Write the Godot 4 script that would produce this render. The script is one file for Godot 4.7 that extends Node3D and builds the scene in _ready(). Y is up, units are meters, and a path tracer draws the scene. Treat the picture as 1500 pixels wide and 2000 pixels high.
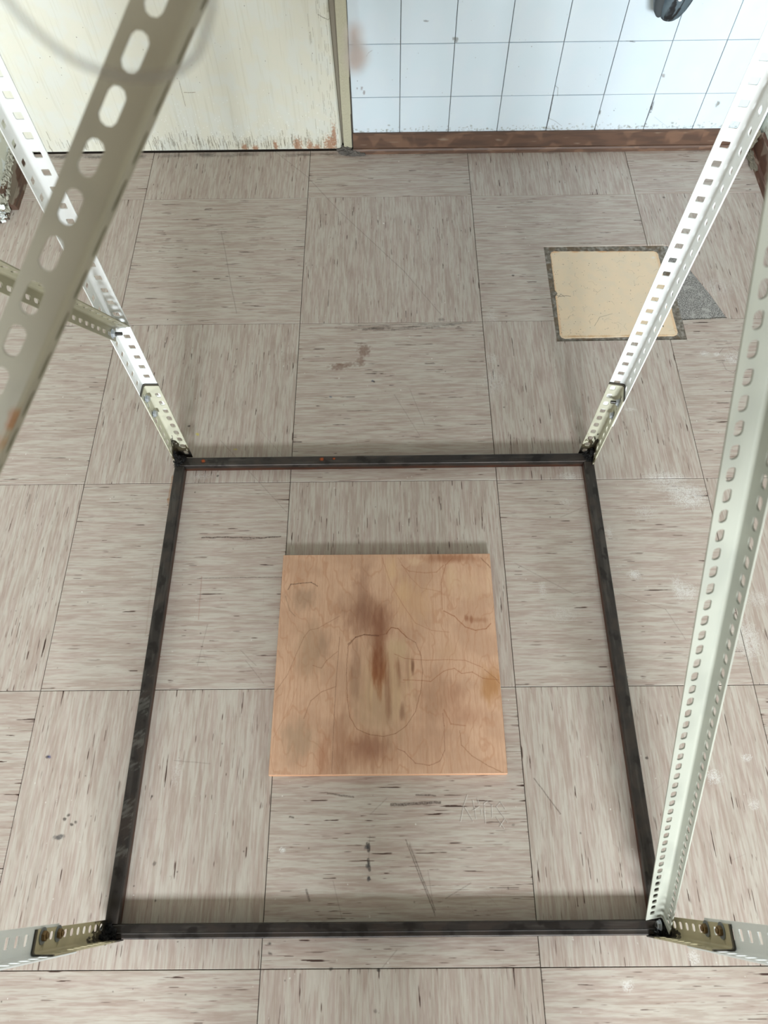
extends Node3D

const TS := 0.4572
var rng := RandomNumberGenerator.new()
var M := {}

# ------------------------------------------------------------------ naming
func meta(o: Node, label := "", category := "", group := "", kind := "") -> Node:
	if label != "": o.set_meta("label", label)
	if category != "": o.set_meta("category", category)
	if group != "": o.set_meta("group", group)
	if kind != "": o.set_meta("kind", kind)
	return o

func thing(called: String, label: String, category: String, at := Vector3.ZERO, group := "") -> Node3D:
	var o := Node3D.new()
	o.name = called
	add_child(o, true)
	o.position = at
	meta(o, label, category, group)
	return o

var names := {}
func obj(called: String, mesh: Mesh, m: Material, parent: Node = self) -> MeshInstance3D:
	var o := MeshInstance3D.new()
	var key := str(parent.get_instance_id()) + called
	var n: int = names.get(key, 0)
	names[key] = n + 1
	o.name = called if n == 0 else "%s_%03d" % [called, n]
	o.mesh = mesh
	o.material_override = m
	o.cast_shadow = GeometryInstance3D.SHADOW_CASTING_SETTING_ON
	parent.add_child(o, true)
	return o

func structure(called: String, mesh: Mesh, m: Material, label: String) -> MeshInstance3D:
	var o := obj(called, mesh, m)
	meta(o, label, "", "", "structure")
	return o

# ------------------------------------------------------------------ mesh helpers
func begin() -> SurfaceTool:
	var st := SurfaceTool.new()
	st.begin(Mesh.PRIMITIVE_TRIANGLES)
	return st

func tri(st: SurfaceTool, p: Array, n: Vector3, uv: Array = [], nn: Array = []) -> void:
	var g: Vector3 = (p[1] - p[0]).cross(p[2] - p[0])
	var order := [0, 1, 2]
	if g.dot(n) > 0.0: order = [0, 2, 1]
	for k in order:
		st.set_normal(n if nn.is_empty() else nn[k])
		st.set_uv(Vector2.ZERO if uv.is_empty() else uv[k])
		st.add_vertex(p[k])

func quad(st: SurfaceTool, a: Vector3, b: Vector3, c: Vector3, d: Vector3, n: Vector3, uv: Array = []) -> void:
	tri(st, [a, b, c], n, [] if uv.is_empty() else [uv[0], uv[1], uv[2]])
	tri(st, [a, c, d], n, [] if uv.is_empty() else [uv[0], uv[2], uv[3]])

# box with chamfered edges between two corners
func bbox(st: SurfaceTool, lo: Vector3, hi: Vector3, bv := 0.0) -> void:
	var c := (lo + hi) / 2.0
	var h := (hi - lo) / 2.0
	bv = minf(bv, minf(h.x, minf(h.y, h.z)) * 0.9)
	var ax := [Vector3.RIGHT, Vector3.UP, Vector3.BACK]
	for i in 3:
		var j := (i + 1) % 3
		var k := (i + 2) % 3
		for s in [-1.0, 1.0]:
			var n: Vector3 = ax[i] * s
			var o: Vector3 = c + n * h[i]
			var u: Vector3 = ax[j] * (h[j] - bv)
			var v: Vector3 = ax[k] * (h[k] - bv)
			quad(st, o - u - v, o + u - v, o + u + v, o - u + v, n, [Vector2(0, 0), Vector2(1, 0), Vector2(1, 1), Vector2(0, 1)])
	if bv <= 0.0: return
	for i in 3:
		var j := (i + 1) % 3
		var k := (i + 2) % 3
		for s in [-1.0, 1.0]:
			for t in [-1.0, 1.0]:
				var e: Vector3 = ax[k] * (h[k] - bv)
				var a: Vector3 = c + ax[i] * s * h[i] + ax[j] * t * (h[j] - bv)
				var b: Vector3 = c + ax[i] * s * (h[i] - bv) + ax[j] * t * h[j]
				quad(st, a - e, b - e, b + e, a + e, (ax[i] * s + ax[j] * t).normalized())
	for sx in [-1.0, 1.0]:
		for sy in [-1.0, 1.0]:
			for sz in [-1.0, 1.0]:
				var a := c + Vector3(sx * h.x, sy * (h.y - bv), sz * (h.z - bv))
				var b := c + Vector3(sx * (h.x - bv), sy * h.y, sz * (h.z - bv))
				var d := c + Vector3(sx * (h.x - bv), sy * (h.y - bv), sz * h.z)
				tri(st, [a, b, d], Vector3(sx, sy, sz).normalized())

func box_mesh(lo: Vector3, hi: Vector3, bv := 0.0) -> ArrayMesh:
	var st := begin()
	bbox(st, lo, hi, bv)
	return st.commit()

# flat plate from a polygon in x-z, top at y1, softened top edge
func plate(poly: PackedVector2Array, y0: float, y1: float, bv: float, uvf: Callable, uv2f: Variant = null) -> ArrayMesh:
	var st := begin()
	var n := poly.size()
	if Geometry2D.is_polygon_clockwise(poly): poly.reverse()
	var inner := PackedVector2Array()
	for i in n:
		var p := poly[(i + n - 1) % n]
		var q := poly[i]
		var r := poly[(i + 1) % n]
		var e1 := (q - p).normalized()
		var e2 := (r - q).normalized()
		var n1 := Vector2(-e1.y, e1.x)
		var n2 := Vector2(-e2.y, e2.x)
		var m := (n1 + n2)
		m = m / maxf(0.3, m.length_squared()) * 2.0
		inner.append(q + m * bv)
	var sgn := 1.0
	if absf(area(inner)) > absf(area(poly)): sgn = -1.0
	if sgn < 0.0:
		for i in n: inner[i] = poly[i] * 2.0 - inner[i]
	var put := func(p: Vector2, y: float, nor: Vector3):
		st.set_normal(nor)
		st.set_uv(uvf.call(p))
		if uv2f != null: st.set_uv2(uv2f.call(p))
		st.add_vertex(Vector3(p.x, y, p.y))
	var idx := Geometry2D.triangulate_polygon(inner)
	for k in range(0, idx.size(), 3):
		var a := inner[idx[k]]
		var b := inner[idx[k + 1]]
		var c := inner[idx[k + 2]]
		# clockwise seen from above
		if (b - a).cross(c - a) < 0.0:
			var t := b
			b = c
			c = t
		for p in [a, b, c]: put.call(p, y1, Vector3.UP)
	for i in n:
		var j := (i + 1) % n
		var d := poly[j] - poly[i]
		var o := Vector3(d.y, 0, -d.x).normalized()
		var mid := (poly[i] + poly[j]) / 2.0 + Vector2(o.x, o.z) * 0.0001
		if Geometry2D.is_point_in_polygon(mid, poly): o = -o
		var sl := (o + Vector3.UP).normalized()
		var lists := [[inner[i], inner[j], poly[j], poly[i], y1, y1 - bv, sl], [poly[i], poly[j], poly[j], poly[i], y1 - bv, y0, o]]
		for L in lists:
			var A := Vector3(L[0].x, L[4], L[0].y)
			var B := Vector3(L[1].x, L[4], L[1].y)
			var C := Vector3(L[2].x, L[5], L[2].y)
			var D := Vector3(L[3].x, L[5], L[3].y)
			for t in [[A, B, C], [A, C, D]]:
				var g: Vector3 = (t[1] - t[0]).cross(t[2] - t[0])
				var od := [0, 1, 2]
				if g.dot(L[6]) > 0.0: od = [0, 2, 1]
				for q in od: put.call(Vector2(t[q].x, t[q].z), t[q].y, L[6])
	return st.commit()

func area(p: PackedVector2Array) -> float:
	var s := 0.0
	for i in p.size():
		s += p[i].cross(p[(i + 1) % p.size()])
	return s / 2.0

# extrude a profile given in (z,y) or (x,y) along an axis
func extrude(st: SurfaceTool, prof: Array, a: Vector3, along: Vector3, ux: Vector3, uy: Vector3) -> void:
	var n := prof.size()
	var ctr := Vector2.ZERO
	for p in prof: ctr += p / n
	var L := along.length()
	for i in n:
		var p: Vector2 = prof[i]
		var q: Vector2 = prof[(i + 1) % n]
		var d := q - p
		var o2 := Vector2(d.y, -d.x).normalized()
		if o2.dot((p + q) / 2.0 - ctr) < 0.0: o2 = -o2
		var nor := ux * o2.x + uy * o2.y
		var A := a + ux * p.x + uy * p.y
		var B := a + ux * q.x + uy * q.y
		var u0 := float(i) / n
		var u1 := float(i + 1) / n
		quad(st, A, B, B + along, A + along, nor, [Vector2(0, u0), Vector2(0, u1), Vector2(L, u1), Vector2(L, u0)])
	for i in range(1, n - 1):
		for e in 2:
			var off := along * e
			var nn := along.normalized() * (1.0 if e == 1 else -1.0)
			tri(st, [a + ux * prof[0].x + uy * prof[0].y + off, a + ux * prof[i].x + uy * prof[i].y + off, a + ux * prof[i + 1].x + uy * prof[i + 1].y + off], nn)

# one length of slotted angle: fold line F + D*s, flanges along a and b
func rr_dist(p: Vector2, hw: float, hl: float, r: float) -> float:
	var q := p.abs() - Vector2(hw - r, hl - r)
	return Vector2(maxf(q.x, 0), maxf(q.y, 0)).length() + minf(maxf(q.x, q.y), 0.0) - r

func angle(F: Vector3, D: Vector3, a: Vector3, b: Vector3, W: Array, t: float, s0: float, s1: float, pitch: float, ph: Array, S: float, hw: float, hl: float, hr: float, inward := false) -> ArrayMesh:
	var st := begin()
	var rc := 0.0035
	var sg := 1.0 if inward else -1.0
	for fl in 2:
		var u: Vector3 = a if fl == 0 else b
		var w: Vector3 = b if fl == 0 else a      # interior side
		var wid: float = W[fl]
		var su := 0.5 if fl == 0 else 0.5
		var P := func(x: float, s: float, k: int) -> Vector3: return F + D * s + u * x + w * (sg * t * k)
		var UV := func(x: float, s: float) -> Vector2: return Vector2(su + (0.5 if fl == 0 else -0.5) * x / 0.04, (s - s0) / (s1 - s0))
		var rect := func(x0: float, x1: float, y0: float, y1: float):
			for k in 2:
				var nor := w * (-sg if k == 0 else sg)
				quad(st, P.call(x0, y0, k), P.call(x1, y0, k), P.call(x1, y1, k), P.call(x0, y1, k), nor, [UV.call(x0, y0), UV.call(x1, y0), UV.call(x1, y1), UV.call(x0, y1)])
		var dirs: Array = []
		var x0 := rc
		var k0 := int(ceil((s0 - ph[fl] + pitch * 0.5) / pitch))
		var k1 := int(floor((s1 - ph[fl] - pitch * 0.5) / pitch))
		var cs0: float = ph[fl] + pitch * (k0 - 0.5)
		var cs1: float = ph[fl] + pitch * (k1 + 0.5)
		rect.call(x0, wid, s0, cs0)
		rect.call(x0, wid, cs1, s1)
		for q in 20: dirs.append(TAU * q / 20.0 + 0.05)
		for cx in [x0 - S, wid - S]:
			for cy in [-pitch / 2, pitch / 2]: dirs.append(fposmod(atan2(cy, cx), TAU))
		dirs.sort()
		var hp: Array = []
		var rp: Array = []
		for th in dirs:
			var d := Vector2(cos(th), sin(th))
			var lo := 0.0
			var hi := 0.03
			for it in 22:
				var m := (lo + hi) / 2.0
				if rr_dist(d * m, hw, hl, hr) < 0.0: lo = m
				else: hi = m
			hp.append(d * lo)
			var ex := INF
			if absf(d.x) > 1e-6: ex = ((wid - S) if d.x > 0 else (S - x0)) / absf(d.x)
			var ey := INF
			if absf(d.y) > 1e-6: ey = pitch / 2 / absf(d.y)
			rp.append(d * minf(ex, ey))
		var N := dirs.size()
		for k in range(k0, k1 + 1):
			var c: float = ph[fl] + pitch * k
			for i in N:
				var j := (i + 1) % N
				for f in 2:
					var nor := w * (-sg if f == 0 else sg)
					quad(st, P.call(S + hp[i].x, c + hp[i].y, f), P.call(S + rp[i].x, c + rp[i].y, f), P.call(S + rp[j].x, c + rp[j].y, f), P.call(S + hp[j].x, c + hp[j].y, f), nor, [UV.call(S + hp[i].x, c + hp[i].y), UV.call(S + rp[i].x, c + rp[i].y), UV.call(S + rp[j].x, c + rp[j].y), UV.call(S + hp[j].x, c + hp[j].y)])
				var mid: Vector2 = -(hp[i] + hp[j]).normalized()
				quad(st, P.call(S + hp[i].x, c + hp[i].y, 0), P.call(S + hp[j].x, c + hp[j].y, 0), P.call(S + hp[j].x, c + hp[j].y, 1), P.call(S + hp[i].x, c + hp[i].y, 1), u * mid.x + D * mid.y, [UV.call(S, c), UV.call(S, c), UV.call(S, c), UV.call(S, c)])
		quad(st, P.call(wid, s0, 0), P.call(wid, s1, 0), P.call(wid, s1, 1), P.call(wid, s0, 1), u, [UV.call(wid, s0), UV.call(wid, s1), UV.call(wid, s1), UV.call(wid, s0)])
		for e in 2:
			var s := s0 if e == 0 else s1
			quad(st, P.call(x0, s, 0), P.call(wid, s, 0), P.call(wid, s, 1), P.call(x0, s, 1), D * (-1.0 if e == 0 else 1.0), [UV.call(x0, s), UV.call(wid, s), UV.call(wid, s), UV.call(x0, s)])
	# rounded fold
	var cc := F + (a + b) * rc
	for f in 2:
		var r := rc if f == 0 else rc - sg * t
		var face := (1.0 if not inward else -1.0) * (1.0 if f == 0 else -1.0)   # visible side looks to the inside of the L unless inward
		for i in 5:
			var t0 := PI / 2 * i / 5.0
			var t1 := PI / 2 * (i + 1) / 5.0
			var d0 := -a * cos(t0) - b * sin(t0)
			var d1 := -a * cos(t1) - b * sin(t1)
			var v0 := cc + d0 * r
			var v1 := cc + d1 * r
			var nn := [-d0 * face, -d1 * face]
			var A := v0 + D * s0
			var B := v1 + D * s0
			var C := v1 + D * s1
			var E := v0 + D * s1
			var m := -(d0 + d1).normalized() * face
			tri(st, [A, B, C], m, [Vector2(0.5, 0), Vector2(0.5, 0), Vector2(0.5, 1)], [nn[0], nn[1], nn[1]])
			tri(st, [A, C, E], m, [Vector2(0.5, 0), Vector2(0.5, 1), Vector2(0.5, 1)], [nn[0], nn[1], nn[0]])
	for e in 2:
		var s := s0 if e == 0 else s1
		for i in 5:
			var t0 := PI / 2 * i / 5.0
			var t1 := PI / 2 * (i + 1) / 5.0
			var d0 := -a * cos(t0) - b * sin(t0)
			var d1 := -a * cos(t1) - b * sin(t1)
			var r2 := rc - sg * t
			quad(st, cc + d0 * rc + D * s, cc + d1 * rc + D * s, cc + d1 * r2 + D * s, cc + d0 * r2 + D * s, D * (-1.0 if e == 0 else 1.0))
	return st.commit()

func ring(st: SurfaceTool, c: Vector3, ax: Vector3, r: float, h: float, n: int, ch := 0.0, hole := 0.0) -> void:
	var u := ax.cross(Vector3(0.3, 0.9, 0.2)).normalized()
	var v := ax.cross(u)
	for i in n:
		var t0 := TAU * i / n
		var t1 := TAU * (i + 1) / n
		var d0 := u * cos(t0) + v * sin(t0)
		var d1 := u * cos(t1) + v * sin(t1)
		var m := (d0 + d1).normalized()
		var A := c + d0 * r
		var B := c + d1 * r
		quad(st, A, B, B + ax * (h - ch), A + ax * (h - ch), m)
		var r2 := r - ch
		if ch > 0.0: quad(st, A + ax * (h - ch), B + ax * (h - ch), c + d1 * r2 + ax * h, c + d0 * r2 + ax * h, (m + ax).normalized())
		tri(st, [c + ax * h, c + d0 * r2 + ax * h, c + d1 * r2 + ax * h], ax)
		tri(st, [c, A, B], -ax)

func tube(pts: PackedVector3Array, r: Array, n := 8) -> ArrayMesh:
	var st := begin()
	var prev: Array = []
	var pn: Array = []
	var u := Vector3.ZERO
	for i in pts.size():
		var d := (pts[mini(i + 1, pts.size() - 1)] - pts[maxi(i - 1, 0)]).normalized()
		if u == Vector3.ZERO: u = d.cross(Vector3(0.31, 0.57, 0.76)).normalized()
		u = (u - d * d.dot(u)).normalized()
		var v := d.cross(u)
		var row: Array = []
		var rn: Array = []
		for k in n + 1:
			var t := TAU * k / n
			rn.append(u * cos(t) + v * sin(t))
			row.append(pts[i] + rn[k] * r[mini(i, r.size() - 1)])
		if i > 0:
			for k in n:
				var m: Vector3 = (rn[k] + rn[k + 1]).normalized()
				tri(st, [prev[k], prev[k + 1], row[k + 1]], m, [], [pn[k], pn[k + 1], rn[k + 1]])
				tri(st, [prev[k], row[k + 1], row[k]], m, [], [pn[k], rn[k + 1], rn[k]])
		prev = row
		pn = rn
	for e in 2:
		var i := 0 if e == 0 else pts.size() - 1
		var d := (pts[1] - pts[0]).normalized() * -1.0 if e == 0 else (pts[i] - pts[i - 1]).normalized()
		var rr: float = r[mini(i, r.size() - 1)]
		var uu := d.cross(Vector3(0.31, 0.57, 0.76)).normalized()
		var vv := d.cross(uu)
		for k in n:
			var t0 := TAU * k / n
			var t1 := TAU * (k + 1) / n
			tri(st, [pts[i] + d * rr * 0.5, pts[i] + (uu * cos(t0) + vv * sin(t0)) * rr, pts[i] + (uu * cos(t1) + vv * sin(t1)) * rr], d)
	return st.commit()

func lump(st: SurfaceTool, c: Vector3, r: Vector3, sd: int, amp := 0.35, n := 16) -> void:
	var nz := FastNoiseLite.new()
	nz.seed = sd
	nz.frequency = 0.9
	var P := func(i: int, k: int) -> Vector3:
		var th := PI * i / n
		var ph := TAU * (k % (2 * n)) / (2 * n)
		var d := Vector3(sin(th) * cos(ph), cos(th), sin(th) * sin(ph))
		var f := 1.0 + amp * nz.get_noise_3d(d.x * 2.0, d.y * 2.0, d.z * 2.0) * 2.0
		return c + d * r * f
	st.set_smooth_group(-1)
	for i in n:
		for k in 2 * n:
			var A: Vector3 = P.call(i, k)
			var B: Vector3 = P.call(i, k + 1)
			var C: Vector3 = P.call(i + 1, k + 1)
			var D: Vector3 = P.call(i + 1, k)
			for t in [[A, B, C], [A, C, D]]:
				var g: Vector3 = (t[1] - t[0]).cross(t[2] - t[0])
				if g.length() < 1e-12: continue
				var o: Vector3 = (t[0] + t[1] + t[2]) / 3.0 - c
				tri(st, t, g.normalized() if g.dot(o) > 0 else -g.normalized())

# ------------------------------------------------------------------ textures
func noise_bytes(sd: int, freq: float, w: int, h: int, tw: int, th: int, oct := 3) -> PackedByteArray:
	var n := FastNoiseLite.new()
	n.seed = sd
	n.frequency = freq
	n.noise_type = FastNoiseLite.TYPE_SIMPLEX_SMOOTH
	n.fractal_octaves = oct
	var im := n.get_image(w, h)
	if w != tw or h != th: im.resize(tw, th, Image.INTERPOLATE_CUBIC)
	im.convert(Image.FORMAT_L8)
	return im.get_data()

func lut(e0: float, e1: float) -> PackedFloat32Array:
	var o := PackedFloat32Array()
	for i in 256: o.append(smoothstep(e0, e1, i / 255.0))
	return o

func mix_image(N: int, H: int, base: Color, layers: Array) -> Image:
	# layers: [bytes, lut, colour, share, mask bytes or null, mask lut or null]
	var px := PackedByteArray()
	px.resize(N * H * 3)
	var lr := PackedFloat32Array()
	for i in N * H:
		var r := base.r
		var g := base.g
		var b := base.b
		for L in layers:
			var s: float = L[1][L[0][i]] * L[3]
			if L.size() > 4: s *= L[5][L[4][i]]
			var c: Color = L[2]
			r += (c.r - r) * s
			g += (c.g - g) * s
			b += (c.b - b) * s
		px[i * 3] = int(clampf(r, 0, 1) * 255.0)
		px[i * 3 + 1] = int(clampf(g, 0, 1) * 255.0)
		px[i * 3 + 2] = int(clampf(b, 0, 1) * 255.0)
	return Image.create_from_data(N, H, false, Image.FORMAT_RGB8, px)

func rgb8(r: float, g: float, b: float) -> Color:
	return Color(r / 255.0, g / 255.0, b / 255.0)

func floor_image(sd: int) -> Image:
	var N := 600
	var A := noise_bytes(sd, 0.050, 34, N, N, N, 3)
	var B := noise_bytes(sd + 1, 0.13, 44, N, N, N, 3)
	var C := noise_bytes(sd + 2, 0.13, 25, N, N, N, 3)
	var D := noise_bytes(sd + 3, 0.010, N, N, N, N, 3)
	var E := noise_bytes(sd + 4, 0.085, 40, N, N, N, 3)
	var F := noise_bytes(sd + 5, 0.03, 70, N, N, N, 2)
	var G := noise_bytes(sd + 6, 0.26, 60, N, N, N, 2)
	var K := noise_bytes(sd + 7, 0.20, 22, N, N, N, 2)
	return mix_image(N, N, FL_PINK, [[A, lut(0.44, 0.56), FL_PALE, 0.46], [E, lut(0.50, 0.58), FL_PALE2, 0.42], [F, lut(0.55, 0.8), FL_DEEP, 0.4], [B, lut(0.56, 0.72), FL_DEEP, 0.40], [B, lut(0.42, 0.28), FL_LIGHT, 0.26], [G, lut(0.55, 0.85), FL_DEEP, 0.18], [G, lut(0.42, 0.15), FL_LIGHT, 0.18], [K, lut(0.82, 0.90), FL_DARK, 0.42, D, lut(0.42, 0.60)], [C, lut(0.805, 0.86), FL_DARK, 0.95, D, lut(0.50, 0.62)]])

const FL_PINK := Color(0.655, 0.600, 0.565)
const FL_PALE := Color(0.712, 0.700, 0.658)
const FL_PALE2 := Color(0.702, 0.668, 0.628)
const FL_DEEP := Color(0.588, 0.522, 0.480)
const FL_LIGHT := Color(0.745, 0.730, 0.690)
const FL_DARK := Color(0.235, 0.165, 0.145)

func over(im: Image, x: int, y: int, c: Color, a: float) -> void:
	if x < 0 or y < 0 or x >= im.get_width() or y >= im.get_height() or a <= 0.003: return
	var o := im.get_pixel(x, y)
	var na := a + o.a * (1.0 - a)
	im.set_pixel(x, y, Color((c.r * a + o.r * o.a * (1.0 - a)) / na, (c.g * a + o.g * o.a * (1.0 - a)) / na, (c.b * a + o.b * o.a * (1.0 - a)) / na, na))

# marks on a sheet: x0,y0 = metres at its corner, k = pixels per metre
var ox := 0.0
var oy := 0.0
var ok := 1.0
var grain := FastNoiseLite.new()

func stroke(im: Image, p: Array, w: float, c: Color) -> void:
	var r := maxf(w * ok * 0.5, 0.5)
	var wa := minf(1.0, w * ok)
	for i in range(0, p.size() - 2, 2):
		var A := Vector2((p[i] - ox) * ok, (p[i + 1] - oy) * ok)
		var B := Vector2((p[i + 2] - ox) * ok, (p[i + 3] - oy) * ok)
		var lo := A.min(B) - Vector2(r + 1.5, r + 1.5)
		var hi := A.max(B) + Vector2(r + 1.5, r + 1.5)
		for y in range(int(lo.y), int(hi.y) + 1):
			for x in range(int(lo.x), int(hi.x) + 1):
				var q := Vector2(x + 0.5, y + 0.5)
				var wob := Vector2(grain.get_noise_2d(x * 0.5, y * 0.5), grain.get_noise_2d(x * 0.5 + 99.0, y * 0.5)) * minf(1.5, r)
				var d := q.distance_to(Geometry2D.get_closest_point_to_segment(q + wob, A, B) - wob)
				var al := clampf(r - d + 0.5, 0, 1) * c.a * wa
				if al > 0.01: over(im, x, y, c, al * (0.75 + 0.5 * grain.get_noise_2d(x * 3.0, y * 3.0)))

func smear(im: Image, cx: float, cy: float, rx: float, ry: float, c: Color, a: float, sd: int) -> void:
	var X := (cx - ox) * ok
	var Y := (cy - oy) * ok
	var RX := maxf(rx * ok, 0.8)
	var RY := maxf(ry * ok, 0.8)
	var chalk := c.r > 0.8
	for y in range(int(Y - RY * 1.4), int(Y + RY * 1.4) + 2):
		for x in range(int(X - RX * 1.4), int(X + RX * 1.4) + 2):
			var d := Vector2((x + 0.5 - X) / RX, (y + 0.5 - Y) / RY).length()
			var nz := grain.get_noise_2d(x * 1.2 + sd * 31.0, y * 1.2)
			var n2 := grain.get_noise_2d(x * 5.0, y * 5.0 + sd * 17.0)
			var f := smoothstep(1.15, 0.35, d + nz * 0.7)
			if chalk: f *= smoothstep(-0.45, 0.30, n2 + nz * 0.6)
			else: f *= 0.85 + 0.3 * n2
			over(im, x, y, c, f * a)

func pstroke(im: Image, p: Array, w: float, c: Color) -> void:
	stroke(im, p, w, c)

func psmear(im: Image, cx: float, cy: float, rx: float, ry: float, c: Color, a: float, sd: int) -> void:
	var X := cx * ok
	var Y := cy * ok
	var RX := rx * ok
	var RY := ry * ok
	for y in range(int(Y - RY * 1.5), int(Y + RY * 1.5) + 1):
		for x in range(int(X - RX * 1.5), int(X + RX * 1.5) + 1):
			var d := Vector2((x - X) / RX, (y - Y) / RY).length()
			var nz := grain.get_noise_2d(x * 0.5 + sd * 31.0, y * 0.12)
			over(im, x, y, c, smoothstep(1.2, 0.2, d + nz * 0.45) * a)

func tex(im: Image) -> ImageTexture:
	im.generate_mipmaps()
	return ImageTexture.create_from_image(im)

func mat(c: Color, rough := 0.6, metal := 0.0, spec := 0.5) -> StandardMaterial3D:
	var m := StandardMaterial3D.new()
	m.albedo_color = c
	m.roughness = rough
	m.metallic = metal
	m.metallic_specular = spec
	return m

func tmat(im: Image, rough := 0.6, metal := 0.0, spec := 0.5) -> StandardMaterial3D:
	var m := mat(Color.WHITE, rough, metal, spec)
	m.albedo_texture = tex(im)
	return m

func noise_tex(sd: int, freq: float, n := 256, ramp: Array = []) -> ImageTexture:
	var b := noise_bytes(sd, freq, n, n, n, n, 4)
	if ramp.is_empty(): return tex(Image.create_from_data(n, n, false, Image.FORMAT_L8, b))
	var im := mix_image(n, n, ramp[0], [[b, lut(0.3, 0.7), ramp[1], 1.0]])
	return tex(im)

func bump(m: StandardMaterial3D, sd: int, freq: float, cm: float, rep := 4.0) -> StandardMaterial3D:
	m.heightmap_enabled = true
	m.heightmap_texture = noise_tex(sd, freq)
	m.heightmap_scale = cm
	m.uv1_triplanar = true
	m.uv1_scale = Vector3.ONE * rep
	return m

# ------------------------------------------------------------------ scene
func _ready() -> void:
	rng.seed = 7
	grain.seed = 11
	grain.frequency = 0.09
	grain.noise_type = FastNoiseLite.TYPE_SIMPLEX_SMOOTH
	camera_and_light()
	materials()
	build_floor()
	build_walls()
	build_room()
	build_frame()
	build_plywood()
	build_small()
	build_person()
	build_phone()

func camera_and_light() -> void:
	var cam := Camera3D.new()
	cam.name = "camera"
	var ca := CameraAttributesPhysical.new()
	ca.frustum_focal_length = 24.528
	ca.frustum_focus_distance = 1.45
	ca.frustum_near = 0.02
	ca.frustum_far = 60.0
	ca.exposure_aperture = 8.5
	cam.attributes = ca
	cam.keep_aspect = Camera3D.KEEP_HEIGHT
	cam.position = Vector3(0.21416, 1.38185, 1.70145)
	cam.rotation = Vector3(-1.096119, 0.009920, -0.018323)
	add_child(cam)
	cam.fov = 71.018
	cam.current = true
	var we := WorldEnvironment.new()
	we.name = "environment"
	var e := Environment.new()
	e.background_mode = Environment.BG_SKY
	var sky := Sky.new()
	var sm := ProceduralSkyMaterial.new()
	sm.sky_top_color = Color(0.62, 0.74, 0.90)
	sm.sky_horizon_color = Color(0.88, 0.92, 0.96)
	sm.ground_bottom_color = Color(0.35, 0.35, 0.34)
	sm.ground_horizon_color = Color(0.6, 0.62, 0.63)
	sm.sky_energy_multiplier = 0.2
	sky.sky_material = sm
	e.sky = sky
	e.tonemap_mode = Environment.TONE_MAPPER_LINEAR
	e.tonemap_exposure = 1.07
	e.sdfgi_enabled = true
	e.ssao_enabled = true
	e.ssil_enabled = true
	we.environment = e
	add_child(we)
	# daylight through the front window; the two side lights are added fill
	area_light("daylight_front", Vector3(0.38, 2.49, 6.08), 0.0, Vector2(1.9, 0.74), 66.0, Color(0.955, 0.985, 1.0))
	area_light("fill_left", Vector3(-2.98, 1.75, 2.3), -PI / 2, Vector2(2.6, 1.5), 0.02, Color(0.95, 0.98, 1.0))  # weak fill added from an unseen left window
	area_light("fill_right", Vector3(3.38, 1.75, 2.6), PI / 2, Vector2(2.6, 1.5), 0.03, Color(0.95, 0.98, 1.0))  # same on the right, put in only as fill

func area_light(called: String, at: Vector3, turn: float, size: Vector2, energy: float, c: Color) -> void:
	var l := AreaLight3D.new()
	l.name = called
	l.area_size = size
	l.area_normalize_energy = true
	l.light_energy = energy
	l.light_color = c
	l.area_range = 14.0
	l.shadow_enabled = true
	add_child(l)
	l.position = at
	l.rotation.y = turn

func materials() -> void:
	M.white_paint = mat(rgb8(236, 239, 239), 0.38)
	M.cream_paint = mat(rgb8(214, 215, 198), 0.42)
	M.steel = mat(rgb8(176, 182, 188), 0.34, 0.45)
	M.brass = mat(rgb8(128, 104, 70), 0.45, 0.7)
	M.weld = mat(rgb8(24, 23, 23), 0.32, 0.2)
	M.plaster = bump(mat(rgb8(110, 96, 82), 0.85), 61, 0.05, 0.25, 3.0)
	M.ceiling = mat(rgb8(112, 98, 84), 0.9)  # dark and warm so the bounced fill stays low and brownish
	M.grout = bump(mat(rgb8(78, 72, 66), 0.95), 62, 0.1, 0.1, 8.0)
	M.slab = mat(rgb8(62, 54, 48), 0.95)

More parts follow.
